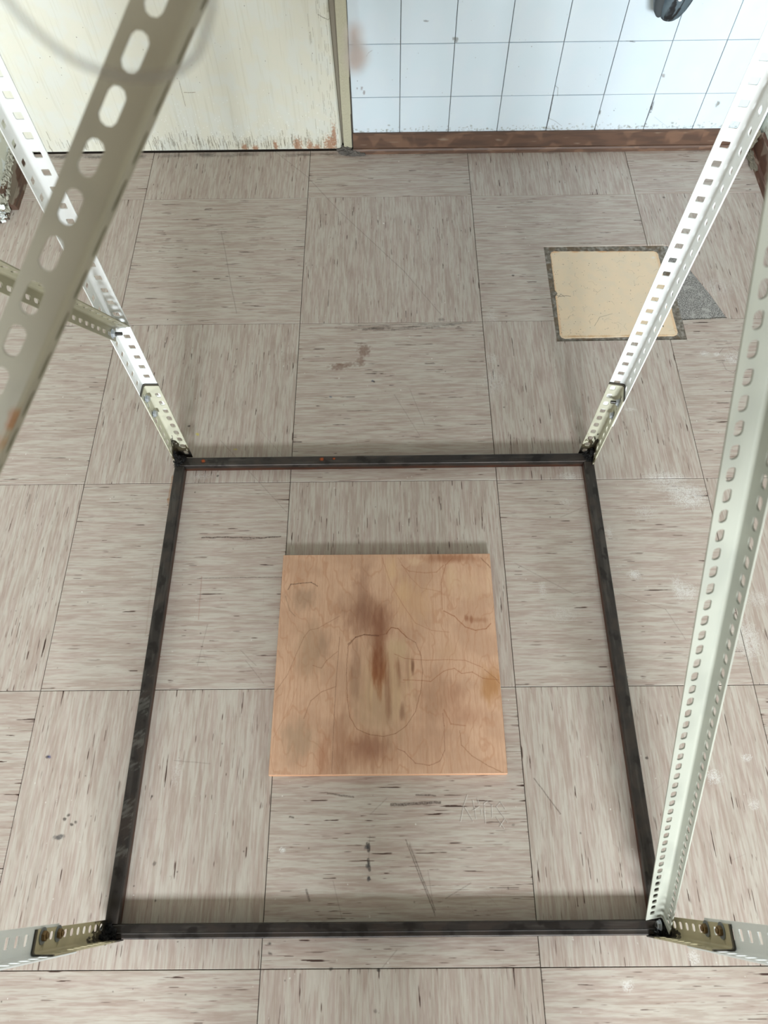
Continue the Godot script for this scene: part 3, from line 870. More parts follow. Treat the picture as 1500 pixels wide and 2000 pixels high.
# ---- walls
func build_walls() -> void:
	# rear wall with its white tiles
	var wim := Image.create_empty(1024, 1024, false, Image.FORMAT_RGBA8)
	wim.fill(Color(0.5, 0.45, 0.4, 0.0))
	ox = 0.12
	oy = 0.0
	ok = 1024 / 1.2
	var dk := Color(0.25, 0.22, 0.2, 0.8)
	stroke(wim, [0.858,0.295,0.835,0.298], 0.0016, dk)
	smear(wim, 0.401,0.306, 0.006, 0.007, Color(0.42, 0.42, 0.40), 0.8, 3)
	smear(wim, 0.394,0.308, 0.004, 0.006, Color(0.5, 0.5, 0.48), 0.8, 4)
	smear(wim, 0.322,0.352, 0.007, 0.003, Color(0.45, 0.45, 0.45), 0.8, 5)
	smear(wim, 0.156,0.184, 0.004, 0.007, Color(0.52, 0.47, 0.47), 0.8, 6)
	smear(wim, 0.162,0.172, 0.004, 0.006, Color(0.52, 0.47, 0.47), 0.8, 7)
	smear(wim, 0.144,0.183, 0.002, 0.004, Color(0.52, 0.47, 0.47), 0.8, 8)
	smear(wim, 0.960,0.208, 0.006, 0.007, Color(0.55, 0.53, 0.52), 0.85, 9)
	smear(wim, 1.137,0.128, 0.007, 0.009, Color(0.48, 0.46, 0.42), 0.9, 10)
	smear(wim, 0.958,0.120, 0.004, 0.016, Color(0.25, 0.23, 0.22), 0.9, 11)
	smear(wim, 0.818,0.105, 0.003, 0.010, Color(0.35, 0.33, 0.3), 0.8, 12)
	smear(wim, 0.855,0.112, 0.002, 0.002, dk, 0.9, 13)
	stroke(wim, [0.677,0.184,0.686,0.178,0.689,0.156], 0.0012, dk)
	stroke(wim, [0.678,0.092,0.699,0.082,0.719,0.068], 0.0010, dk)
	stroke(wim, [0.974,0.092,0.996,0.077,1.018,0.064], 0.0009, Color(0.4, 0.38, 0.35, 0.6))
	stroke(wim, [0.678,0.157,0.678,0.093,0.677,0.062], 0.0022, dk)
	stroke(wim, [0.955,0.155,0.956,0.112,0.953,0.062], 0.0022, dk)
	stroke(wim, [0.171,0.268,0.177,0.277,0.187,0.283], 0.0012, Color(0.35, 0.33, 0.3, 0.7))
	for i in 320:
		var x := rng.randf_range(0.12, 1.29)
		var y := 0.056 + absf(rng.randfn(0.0, 0.008))
		smear(wim, x, y, rng.randf_range(0.001, 0.005), rng.randf_range(0.001, 0.004), Color(0.42, 0.40, 0.30), rng.randf_range(0.2, 0.6), i)
	for i in 90:
		smear(wim, rng.randf_range(0.12, 1.29), rng.randf_range(0.06, 0.7), 0.0012, 0.0012, Color(0.35, 0.33, 0.32), rng.randf_range(0.3, 0.9), i)
	var ti := noise_bytes(501, 0.01, 128, 128, 128, 128, 2)
	var tm := tmat(mix_image(128, 128, rgb8(203, 217, 226), [[ti, lut(0.2, 0.8), rgb8(206, 218, 226), 1.0]]), 0.16, 0.0, 0.5)
	tm.detail_enabled = true
	tm.detail_albedo = tex(wim)
	tm.detail_uv_layer = BaseMaterial3D.DETAIL_UV_2
	var st := begin()
	bbox(st, Vector3(-0.84, 0, -0.34), Vector3(1.5, 3.2, -0.262))
	bbox(st, Vector3(0.116, 0, -0.262), Vector3(1.289, 3.2, -0.2055))
	bbox(st, Vector3(-0.84, 2.06, -0.262), Vector3(0.116, 3.2, -0.2))
	var wall := structure("wall_rear", st.commit(), M.grout, "rear wall faced with square white glazed tiles")
	var xs := [0.1265, 0.2595, 0.398, 0.537, 0.677, 0.8155, 0.9545, 1.0935, 1.232, 1.288]
	var ys := [0.020, 0.157, 0.297, 0.4365, 0.576, 0.7155, 0.855, 0.9945, 1.134]
	for i in xs.size() - 1:
		for j in ys.size() - 1:
			var g := 0.0008
			var lo := Vector3(xs[i] + g, ys[j] + g, -0.2062)
			var hi := Vector3(xs[i + 1] - g, ys[j + 1] - g, -0.199 + rng.randf_range(-0.0004, 0.0003))
			var s2 := begin()
			var tilt := rng.randf_range(-0.0004, 0.0004)
			tile_face(s2, lo, hi, 0.0012, tilt)
			obj("wall_tile", s2.commit(), tm, wall)
	# door
	var D := 1024
	var H := 512
	var v1 := noise_bytes(511, 0.11, D, 16, D, H, 3)
	var v2 := noise_bytes(512, 0.012, D, H, D, H, 3)
	var dim := mix_image(D, H, rgb8(208, 206, 192), [[v2, lut(0.3, 0.75), rgb8(206, 208, 200), 0.8], [v1, lut(0.62, 0.75), rgb8(192, 190, 174), 0.35]])
	dim.convert(Image.FORMAT_RGBA8)
	ox = -0.84
	oy = 0.0
	ok = D / 0.925
	for i in 420:
		var x := rng.randf_range(-0.84, 0.083)
		var y := absf(rng.randfn(0.0, 0.018)) + 0.004
		if x < -0.45 and rng.randf() < 0.6: continue
		var L := rng.randf_range(0.006, 0.035) * (1.0 - minf(y, 0.15) * 4.0)
		stroke(dim, [x, y, x + rng.randf_range(-0.001, 0.001), y + maxf(L, 0.004)], rng.randf_range(0.0006, 0.0014), Color(0.24, 0.2, 0.14, rng.randf_range(0.3, 0.8)))
	for i in 90:
		stroke(dim, [0.02 + rng.randf() * 0.06, 0.05 + rng.randf() * 0.4, 0.02 + rng.randf() * 0.06, 0.07 + rng.randf() * 0.4] if i < 0 else [0.078 - absf(rng.randfn(0, 0.03)), 0.02 + i * 0.0045, 0.078 - absf(rng.randfn(0, 0.03)), 0.035 + i * 0.0045] if i < 0 else [0.06, 0.05, 0.06, 0.051], 0.0006, Color(0.3, 0.26, 0.2, 0.05))
	for i in 70:
		var x := 0.08 - absf(rng.randfn(0.0, 0.035))
		var y := rng.randf_range(0.05, 0.42)
		stroke(dim, [x, y, x, y + rng.randf_range(0.01, 0.03)], 0.0007, Color(0.28, 0.25, 0.18, 0.5))
	for p in [[-0.19, 0.012, 0.010, 0.014], [-0.10, 0.016, 0.007, 0.02], [-0.035, 0.018, 0.014, 0.026], [0.0, 0.014, 0.010, 0.02], [0.058, 0.02, 0.018, 0.030], [0.072, 0.045, 0.007, 0.045], [-0.16, 0.01, 0.012, 0.010], [0.02, 0.01, 0.012, 0.012]]:
		smear(dim, p[0], p[1], p[2], p[3], rgb8(150, 104, 78), 0.85, int(p[0] * 1000.0) + 300)
	for i in 260:
		var x := rng.randf_range(-0.55, 0.07)
		smear(dim, x, absf(rng.randfn(0.02, 0.06)) + 0.02, 0.0015, 0.002, Color(0.93, 0.94, 0.93), 0.9, i)
	for i in 60:
		smear(dim, rng.randf_range(-0.8, 0.08), rng.randf_range(0.03, 0.45), 0.001, 0.0014, rgb8(70, 62, 50), 0.7, i)
	stroke(dim, [-0.330, 0.21, -0.331, 0.14], 0.0012, Color(0.35, 0.32, 0.25, 0.7))
	stroke(dim, [-0.325, 0.178, -0.30, 0.178, -0.295, 0.178], 0.0018, Color(0.4, 0.36, 0.28, 0.7))
	stroke(dim, [0.055, 0.37, 0.07, 0.362, 0.078, 0.358], 0.0016, Color(0.3, 0.28, 0.22, 0.7))
	var ds := begin()
	var n := 24
	for k in n:      # slab face, its right edge worn a little wavy
		var y0 := 0.006 + (2.03 - 0.006) * k / n
		var y1 := 0.006 + (2.03 - 0.006) * (k + 1) / n
		var e0 := 0.0925 - 0.011 * minf(y0, 0.45) / 0.4 + grain.get_noise_1d(y0 * 700.0) * 0.0015
		var e1 := 0.0925 - 0.011 * minf(y1, 0.45) / 0.4 + grain.get_noise_1d(y1 * 700.0) * 0.0015
		var A := Vector3(-0.829, y0, -0.199)
		var B := Vector3(e0 - 0.004, y0, -0.199)
		var C := Vector3(e1 - 0.004, y1, -0.199)
		var E := Vector3(-0.829, y1, -0.199)
		var uvd := func(p: Vector3) -> Vector2: return Vector2((p.x + 0.84) / 0.925, p.y / 0.4625)
		quad(ds, A, B, C, E, Vector3.BACK, [uvd.call(A), uvd.call(B), uvd.call(C), uvd.call(E)])
		quad(ds, B, Vector3(e0, y0, -0.203), Vector3(e1, y1, -0.203), C, Vector3(0.7, 0, 0.7), [uvd.call(B), uvd.call(B), uvd.call(C), uvd.call(C)])
		quad(ds, Vector3(e0, y0, -0.203), Vector3(e0, y0, -0.24), Vector3(e1, y1, -0.24), Vector3(e1, y1, -0.203), Vector3.RIGHT, [uvd.call(B), uvd.call(B), uvd.call(C), uvd.call(C)])
	quad(ds, Vector3(-0.829, 0.006, -0.199), Vector3(0.088, 0.006, -0.199), Vector3(0.088, 0.006, -0.24), Vector3(-0.829, 0.006, -0.24), Vector3.DOWN)
	quad(ds, Vector3(-0.829, 0.006, -0.24), Vector3(0.088, 0.006, -0.24), Vector3(0.088, 2.03, -0.24), Vector3(-0.829, 2.03, -0.24), Vector3.FORWARD)
	var dm := tmat(dim, 0.45)
	structure("door_1", ds.commit(), dm, "cream painted door with cracked and peeling paint along its foot")
	# frame of the door
	var fr := thing("trim_1", "cream painted door post with chipped edges between door and tiles", "")

	fr.set_meta("kind", "structure")
	var s3 := begin()
	for k in 20:
		var y0 := 0.012 + 2.048 * k / 20.0
		var y1 := 0.012 + 2.048 * (k + 1) / 20.0
		bbox(s3, Vector3(0.0985 + grain.get_noise_1d(k * 9.0) * 0.0012, y0, -0.235), Vector3(0.1225 + grain.get_noise_1d(k * 7.0 + 50.0) * 0.001 + 0.004 * minf(y0, 0.4) / 0.4, y1, -0.193), 0.0008)
	obj("door_post", s3.commit(), bump(mat(rgb8(176, 172, 150), 0.6), 63, 0.06, 0.12, 9.0), fr)
	meta(obj("door_stop", box_mesh(Vector3(0.0805, 0.004, -0.25), Vector3(0.0985, 2.06, -0.222), 0.001), mat(rgb8(146, 138, 122), 0.6), fr), "grey-brown stop strip deep in the gap")
	var s4 := begin()
	lump(s4, Vector3(0.103, 0.004, -0.19), Vector3(0.018, 0.012, 0.012), 5, 0.5, 10)
	lump(s4, Vector3(0.128, 0.003, -0.182), Vector3(0.03, 0.008, 0.012), 6, 0.5, 10)
	meta(obj("mortar_crumb", s4.commit(), bump(mat(rgb8(104, 99, 94), 0.95), 64, 0.1, 0.3, 20.0), fr), "crumbly grey mortar at the foot of the post")
	# baseboards
	var wb1 := noise_bytes(521, 0.12, 64, 128, 512, 128, 3)
	var wb2 := noise_bytes(522, 0.02, 512, 128, 512, 128, 3)
	var wood := tmat(mix_image(512, 128, rgb8(90, 66, 52), [[wb1, lut(0.45, 0.75), rgb8(74, 55, 45), 0.8], [wb2, lut(0.55, 0.7), rgb8(126, 96, 76), 0.5], [wb1, lut(0.2, 0.05), rgb8(150, 140, 126), 0.7]]), 0.55)
	var pr := [Vector2(0, 0), Vector2(0, 0.0555), Vector2(0.006, 0.0555), Vector2(0.0105, 0.052), Vector2(0.0120, 0.016), Vector2(0.0125, 0.0155), Vector2(0.017, 0.0145), Vector2(0.0195, 0.010), Vector2(0.020, 0.0)]
	var s5 := begin()
	extrude(s5, pr, Vector3(0.126, 0, -0.1988), Vector3(1.142, 0, 0), Vector3.BACK, Vector3.UP)
	structure("baseboard_rear", s5.commit(), wood, "worn brown timber skirting under the white tiles")
	var s6 := begin()
	extrude(s6, [Vector2(0, 0), Vector2(0, 0.062), Vector2(0.010, 0.060), Vector2(0.013, 0.016), Vector2(0.020, 0.014), Vector2(0.024, 0.0)], Vector3(1.2895, 0, -0.17), Vector3(0, 0, 0.86), Vector3.LEFT, Vector3.UP)
	structure("baseboard_right", s6.commit(), tmat(mix_image(512, 128, rgb8(84, 54, 40), [[wb1, lut(0.5, 0.75), rgb8(70, 46, 36), 0.8], [wb2, lut(0.52, 0.66), rgb8(132, 118, 104), 0.7]]), 0.6), "dark brown skirting with grey residue along the right wall")
	var s7 := begin()
	extrude(s7, [Vector2(0, 0), Vector2(0, 0.058), Vector2(0.011, 0.056), Vector2(0.014, 0.018), Vector2(0.024, 0.016), Vector2(0.028, 0.0)], Vector3(-0.8295, 0, -0.175), Vector3(0, 0, 0.212), Vector3.RIGHT, Vector3.UP)
	structure("baseboard_left", s7.commit(), tmat(mix_image(512, 128, rgb8(84, 60, 46), [[wb1, lut(0.5, 0.75), rgb8(62, 48, 40), 0.8], [wb2, lut(0.46, 0.6), rgb8(124, 116, 102), 0.85]]), 0.6), "peeling brown skirting at the foot of the left wall")

func tile_face(st: SurfaceTool, lo: Vector3, hi: Vector3, bv: float, tilt: float) -> void:
	var put := func(p: Vector3, n: Vector3):
		st.set_normal(n)
		st.set_uv(Vector2((p.x - lo.x) / (hi.x - lo.x), (p.y - lo.y) / (hi.y - lo.y)))
		st.set_uv2(Vector2((p.x - 0.12) / 1.2, p.y / 1.2))
		st.add_vertex(p)
	var q := func(a: Vector3, b: Vector3, c: Vector3, d: Vector3, n: Vector3):
		for t in [[a, b, c], [a, c, d]]:
			var g: Vector3 = (t[1] - t[0]).cross(t[2] - t[0])
			for k in ([0, 2, 1] if g.dot(n) > 0 else [0, 1, 2]): put.call(t[k], n)
	var z0 := hi.z - tilt
	var z1 := hi.z + tilt
	var nf := Vector3(0, -2.0 * tilt / (hi.y - lo.y), 1).normalized()
	q.call(Vector3(lo.x + bv, lo.y + bv, z0), Vector3(hi.x - bv, lo.y + bv, z0), Vector3(hi.x - bv, hi.y - bv, z1), Vector3(lo.x + bv, hi.y - bv, z1), nf)
	var zb := minf(z0, z1) - bv
	var c := [Vector3(lo.x, lo.y, zb), Vector3(hi.x, lo.y, zb), Vector3(hi.x, hi.y, zb), Vector3(lo.x, hi.y, zb)]
	var f := [Vector3(lo.x + bv, lo.y + bv, z0), Vector3(hi.x - bv, lo.y + bv, z0), Vector3(hi.x - bv, hi.y - bv, z1), Vector3(lo.x + bv, hi.y - bv, z1)]
	var nn := [Vector3.DOWN, Vector3.RIGHT, Vector3.UP, Vector3.LEFT]
	for i in 4:
		var j := (i + 1) % 4
		q.call(f[i], f[j], c[j], c[i], (nn[i] + Vector3.BACK).normalized())
		var a := Vector3(c[i].x, c[i].y, lo.z)
		var b := Vector3(c[j].x, c[j].y, lo.z)
		q.call(c[i], c[j], b, a, nn[i])

# ---- the rest of the room
func build_room() -> void:
	# left: a short wall beside the door that turns the corner, then the outer wall with an added fill window
	var st := begin()
	bbox(st, Vector3(-3.1, 0, -0.34), Vector3(-0.83, 3.2, 0.02))
	for k in 26:     # broken arris
		var y0 := k * 0.1232
		var z := 0.048 + grain.get_noise_1d(k * 21.0) * 0.012
		if k == 0: z = 0.026
		bbox(st, Vector3(-3.1, y0, 0.0), Vector3(-0.831 - (0.0 if k > 0 else 0.004), y0 + 0.1232, z), 0.002)
	wall_with_window(st, Vector3(-3.1, 0, 0.02), Vector3(-3.0, 3.2, 6.3), 2, 1.0, 3.6, 1.0, 2.5)
	var pim := noise_bytes(531, 0.03, 256, 256, 256, 256, 4)
	var wm := tmat(mix_image(256, 256, rgb8(196, 198, 184), [[pim, lut(0.62, 0.66), rgb8(214, 220, 218), 0.8], [pim, lut(0.26, 0.22), rgb8(150, 140, 124), 0.5]]), 0.8)
	wm.uv1_triplanar = true
	wm.uv1_scale = Vector3.ONE * 2.3
	var wl := structure("wall_left", st.commit(), wm, "cream plaster wall with cracked flaking paint left of the door")
	var flake_white := mat(rgb8(220, 224, 222), 0.8)
	var flake_dark := mat(rgb8(70, 58, 50), 0.9)
	var wp := begin()       # lifted plaster hanging over the skirting
	for k in 9:
		var t := k / 8.0
		lump(wp, Vector3(-0.826, 0.068 - 0.030 * t, -0.11 + 0.145 * t), Vector3(0.007 + 0.004 * t, 0.010 + 0.006 * t, 0.016), 40 + k, 0.5, 9)
	lump(wp, Vector3(-0.846, 0.026, 0.040), Vector3(0.024, 0.026, 0.022), 55, 0.55, 12)
	meta(obj("lifted_plaster", wp.commit(), bump(mat(rgb8(186, 184, 168), 0.85), 66, 0.1, 0.4, 25.0), wl), "lifted plaster crumbling over the skirting end")
	for k in 34:
		var s := begin()
		var at := Vector3(-0.836 + rng.randf_range(-0.028, 0.016), rng.randf_range(0.002, 0.040), 0.060 + rng.randf_range(-0.02, 0.03))
		if k > 20: at.y = 0.0025
		lump(s, Vector3.ZERO, Vector3(rng.randf_range(0.003, 0.009), 0.0016, rng.randf_range(0.002, 0.007)), k + 20, 0.7, 6)
		var o := obj("paint_flake", s.commit(), flake_white if k % 3 else (flake_dark if k % 2 else M.plaster), wl)
		o.position = at
		o.rotation = Vector3(rng.randf_range(-0.8, 0.8), rng.randf() * TAU, rng.randf_range(-0.8, 0.8)) if k <= 20 else Vector3(0, rng.randf() * TAU, 0)
	st = begin()
	bbox(st, Vector3(1.29, 0, -0.34), Vector3(1.5, 3.2, 0.7))
	bbox(st, Vector3(1.5, 0, 0.6), Vector3(3.5, 3.2, 0.7))
	wall_with_window(st, Vector3(3.4, 0, 0.7), Vector3(3.5, 3.2, 6.3), 2, 1.3, 3.9, 1.0, 2.5)  # opening for the added right-hand fill window
	var wr := structure("wall_right", st.commit(), wm, "cream plaster wall right of the white tiles")
	var s2 := begin()
	lump(s2, Vector3(1.262, 0.03, -0.178), Vector3(0.022, 0.03, 0.018), 31, 0.5, 12)
	lump(s2, Vector3(1.268, 0.008, -0.13), Vector3(0.012, 0.008, 0.05), 32, 0.5, 12)
	meta(obj("corner_mortar", s2.commit(), bump(mat(rgb8(128, 120, 104), 0.9), 65, 0.08, 0.5, 20.0), wr), "lumpy grey mortar in the right corner")
	st = begin()
	wall_with_window(st, Vector3(-3.1, 0, 6.1), Vector3(3.5, 3.2, 6.3), 0, -0.64, 1.40, 2.07, 2.92)
	structure("wall_front", st.commit(), M.plaster, "plain plaster wall with a high wide window behind the photographer")
	structure("ceiling", box_mesh(Vector3(-3.1, 3.2, -0.34), Vector3(3.5, 3.35, 6.3)), M.ceiling, "plain brown-grey ceiling toned down to cut bounce light")
	var glass := mat(Color(1, 1, 1, 0.06), 0.02)
	glass.transparency = BaseMaterial3D.TRANSPARENCY_ALPHA
	var spec := [["window_1", Vector3(-0.64, 2.07, 6.2), Vector3(1.40, 2.92, 6.23), 0], ["added_window_2", Vector3(-3.08, 1.0, 1.0), Vector3(-3.05, 2.5, 3.6), 2], ["added_window_3", Vector3(3.45, 1.0, 1.3), Vector3(3.48, 2.5, 3.9), 2]]  # the two side windows are unseen, added to hold fill light
	for s in spec:
		var w := thing(s[0], "window with a plain white frame, daylight in front, side pair added for fill", "")
		w.set_meta("kind", "structure")
		var lo: Vector3 = s[1]
		var hi: Vector3 = s[2]
		var ax := Vector3.RIGHT if s[3] == 0 else Vector3.BACK
		var f := begin()
		var dep := Vector3(1, 1, 1) - ax - Vector3.UP
		for k in 2:
			var yy := lo.y if k == 0 else hi.y - 0.04
			bbox(f, Vector3(lo.x, yy, lo.z), Vector3(hi.x, yy + 0.04, hi.z), 0.003)
		for k in 3:
			var u := lerpf(0.0, 1.0, k / 2.0)
			var L := (hi - lo).dot(ax) - 0.04
			var p := lo + ax * (L * u) + Vector3.UP * 0.04
			bbox(f, p, Vector3(lo.x, hi.y - 0.04, lo.z) + ax * (L * u + 0.04) + dep * 0.03, 0.003)
		obj("window_frame", f.commit(), M.white_paint, w)
		obj("pane", box_mesh(lo + dep * 0.012 + ax * 0.04 + Vector3.UP * 0.04, hi - dep * 0.014 - ax * 0.04 - Vector3.UP * 0.04), glass, w)

func wall_with_window(st: SurfaceTool, lo: Vector3, hi: Vector3, ax: int, w0: float, w1: float, y0: float, y1: float) -> void:
	var A := lo
	var B := hi
	B[ax] = w0
	bbox(st, A, B)
	A = lo
	A[ax] = w1
	bbox(st, A, hi)
	A = lo
	B = hi
	A[ax] = w0
	B[ax] = w1
	B.y = y0
	bbox(st, A, B)
	B.y = hi.y
	A.y = y1
	bbox(st, A, B)

# ---- the steel base frame with its uprights and braces
func tube_image(sd: int, rust: float, spots: Array, length: float) -> Image:
	# v runs round the tube in four equal bands: outer side, top, inner side, underside
	var w := 512
	var h := 64
	var A := noise_bytes(sd, 0.03, w, h, w, h, 4)
	var B := noise_bytes(sd + 1, 0.10, 60, h, w, h, 3)
	var im := mix_image(w, h, rgb8(54, 50, 48), [[A, lut(0.45, 0.7), rgb8(66, 58, 54), 0.8], [B, lut(0.55, 0.8), rgb8(84, 80, 76), 0.5], [A, lut(0.35, 0.2), rgb8(36, 32, 30), 0.8]])
	im.convert(Image.FORMAT_RGBA8)
	ox = 0.0
	oy = 0.0
	ok = 1.0
	for y in range(37, 48):
		for x in w:
			var n := grain.get_noise_2d(x * 0.5 + sd * 10.0, y * 2.0)
			over(im, x, y, rgb8(108, 58, 32).lerp(rgb8(70, 44, 36), clampf(0.5 + n, 0, 1)), clampf(rust * smoothstep(37, 42, y + n * 4.0), 0, 1))
	for s in spots:
		smear(im, s[0] / length * w, 16.0 + s[1] * 16.0, s[2] / length * w, s[2] / 0.022 * 16.0, rgb8(52, 22, 14), 0.9, int(s[0] * 100.0))
		smear(im, s[0] / length * w, 16.0 + s[1] * 16.0, s[2] * 0.75 / length * w, s[2] * 0.75 / 0.022 * 16.0, rgb8(176, 84, 40), 0.95, int(s[0] * 100.0) + 7)
	return im

func scraped(im: Image) -> Image:
	for y in range(16, 32):
		for x in range(270, 470):
			var n := grain.get_noise_2d(x * 2.5 + y * 1.3, y * 0.7) * 0.6 + grain.get_noise_2d(x * 0.35, 3.0)
			over(im, x, y, rgb8(118, 118, 112), 0.55 * smoothstep(0.05, 0.45, n))
	return im

func square_tube(p0: Vector3, p1: Vector3, inner: Vector3, m: Material, parent: Node, label := "") -> void:
	# p0,p1: foot of the outer face; inner: unit vector to the inside of the frame
	var st := begin()
	var d := (p1 - p0)
	var L := d.length()
	d = d / L
	var side := (inner - d * inner.dot(d)).normalized()
	var w := 0.022
	var h := 0.0235
	var r := 0.0028
	var prof: Array = []
	var cs := [[Vector2(r, r), PI, 1], [Vector2(r, h - r), PI / 2, 1], [Vector2(w - r, h - r), 0.0, 1], [Vector2(w - r, r), -PI / 2, 1]]
	for c in cs:
		for k in 4:
			var t: float = c[1] + PI / 2 - PI / 2 * k / 3.0 if c[0].x < 0 else c[1] + PI / 2 * (1.0 - k / 3.0)
			prof.append([c[0] + Vector2(cos(t), sin(t)) * r, Vector2(cos(t), sin(t))])
	var n := prof.size()
	for i in n:
		var j := (i + 1) % n
		var a: Vector2 = prof[i][0]
		var b: Vector2 = prof[j][0]
		var vi := float(i) / n
		var vj := float(i + 1) / n
		# bands: outer side 0..1/4, top 1/4..1/2, inner side 1/2..3/4, underside
		var A := p0 + side * a.x + Vector3.UP * a.y
		var B := p0 + side * b.x + Vector3.UP * b.y
		var na: Vector3 = side * prof[i][1].x + Vector3.UP * prof[i][1].y
		var nb: Vector3 = side * prof[j][1].x + Vector3.UP * prof[j][1].y
		var va := band(a, w, h)
		var vb := band(b, w, h)
		if absf(va - vb) > 0.5: vb = va
		var m2 := (na + nb).normalized()
		var E := d * L
		tri(st, [A, B, B + E], m2, [Vector2(0, va), Vector2(0, vb), Vector2(1, vb)], [na, nb, nb])
		tri(st, [A, B + E, A + E], m2, [Vector2(0, va), Vector2(1, vb), Vector2(1, va)], [na, nb, na])
	for e in 2:
		for i in range(1, n - 1):
			var o := p0 + d * L * e
			var q := [prof[0][0], prof[i][0], prof[i + 1][0]]
			tri(st, [o + side * q[0].x + Vector3.UP * q[0].y, o + side * q[1].x + Vector3.UP * q[1].y, o + side * q[2].x + Vector3.UP * q[2].y], d * (-1.0 if e == 0 else 1.0))
	# the raised weld seam that runs the length of the bar
	if label != "":
		var s0 := p0 + side * 0.0075 + Vector3.UP * h
		quad(st, s0, s0 + d * L, s0 + d * L + side * 0.0012 + Vector3.UP * 0.0007, s0 + side * 0.0012 + Vector3.UP * 0.0007, (Vector3.UP - side).normalized(), [Vector2(0, 0.3), Vector2(1, 0.3), Vector2(1, 0.34), Vector2(0, 0.34)])
		quad(st, s0 + side * 0.0012 + Vector3.UP * 0.0007, s0 + d * L + side * 0.0012 + Vector3.UP * 0.0007, s0 + d * L + side * 0.0024, s0 + side * 0.0024, (Vector3.UP + side).normalized(), [Vector2(0, 0.3), Vector2(1, 0.3), Vector2(1, 0.34), Vector2(0, 0.34)])
	obj("base_tube", st.commit(), m, parent)

func band(p: Vector2, w: float, h: float) -> float:
	if p.y >= h - 0.0009: return 0.25 + 0.25 * p.x / w
	if p.y <= 0.0009: return 0.75 + 0.25 * (1.0 - p.x / w)
	if p.x < w / 2: return 0.25 * p.y / h
	return 0.5 + 0.25 * (1.0 - p.y / h)

func paint_image(c: Color, burnt: bool, rust: Array, sd: int) -> Image:
	var w := 64
	var h := 512 if not burnt else 256
	var A := noise_bytes(sd, 0.02, w, h, w, h, 3)
	var im := mix_image(w, h, c, [[A, lut(0.4, 0.75), c.darkened(0.05), 1.0]])
	im.convert(Image.FORMAT_RGBA8)
	ox = 0.0
	oy = 0.0
	ok = 1.0
	if burnt:
		for y in h:
			for x in w:
				var t := float(y) / h
				var n := grain.get_noise_2d(x * 1.6 + sd * 40.0, y * 0.55)
				var mid := 1.0 - absf(x / 32.0 - 1.0)
				over(im, x, y, rgb8(30, 27, 24), smoothstep(0.77, 0.81, t + n * 0.18 + (mid - 0.6) * 0.16))
				over(im, x, y, rgb8(120, 108, 76), 0.5 * smoothstep(0.72, 0.86, t + n * 0.2) * (1.0 - smoothstep(0.86, 0.93, t)))
		for s in [0.28, 0.10]:
			smear(im, 22.0, h * s, 7.0, 5.0, rgb8(92, 84, 52), 0.7, int(s * 90.0) + sd)
		for y in 5:
			for x in w: over(im, x, y, rgb8(60, 56, 46), 0.9)
	for r in rust: smear(im, r[0] * w, r[1] * h, r[2] * w, r[3] * h, rgb8(142, 92, 52), r[4], int(r[1] * 100.0))
	return im

func bolt(parent: Node, at: Vector3, ax: Vector3, big: bool, shank: float) -> void:
	var st := begin()
	ring(st, at, ax, 0.0105 if big else 0.0082, 0.0012, 24)
	obj("washer", st.commit(), M.washer if big else M.steel, parent)
	st = begin()
	ring(st, at + ax * 0.0012, ax, 0.0066 if big else 0.0064, 0.0048, 6, 0.0007)
	if big: ring(st, at + ax * 0.006, ax, 0.0036, 0.0024, 12, 0.0006)
	obj("nut", st.commit(), M.brass if big else M.steel, parent)
	st = begin()
	if shank > 0.0:
		for k in int(shank / 0.0011): ring(st, at + ax * (0.006 + k * 0.0011), ax, 0.0030, 0.0011, 12, 0.0003)
		obj("bolt_shank", st.commit(), M.dark_steel, parent)

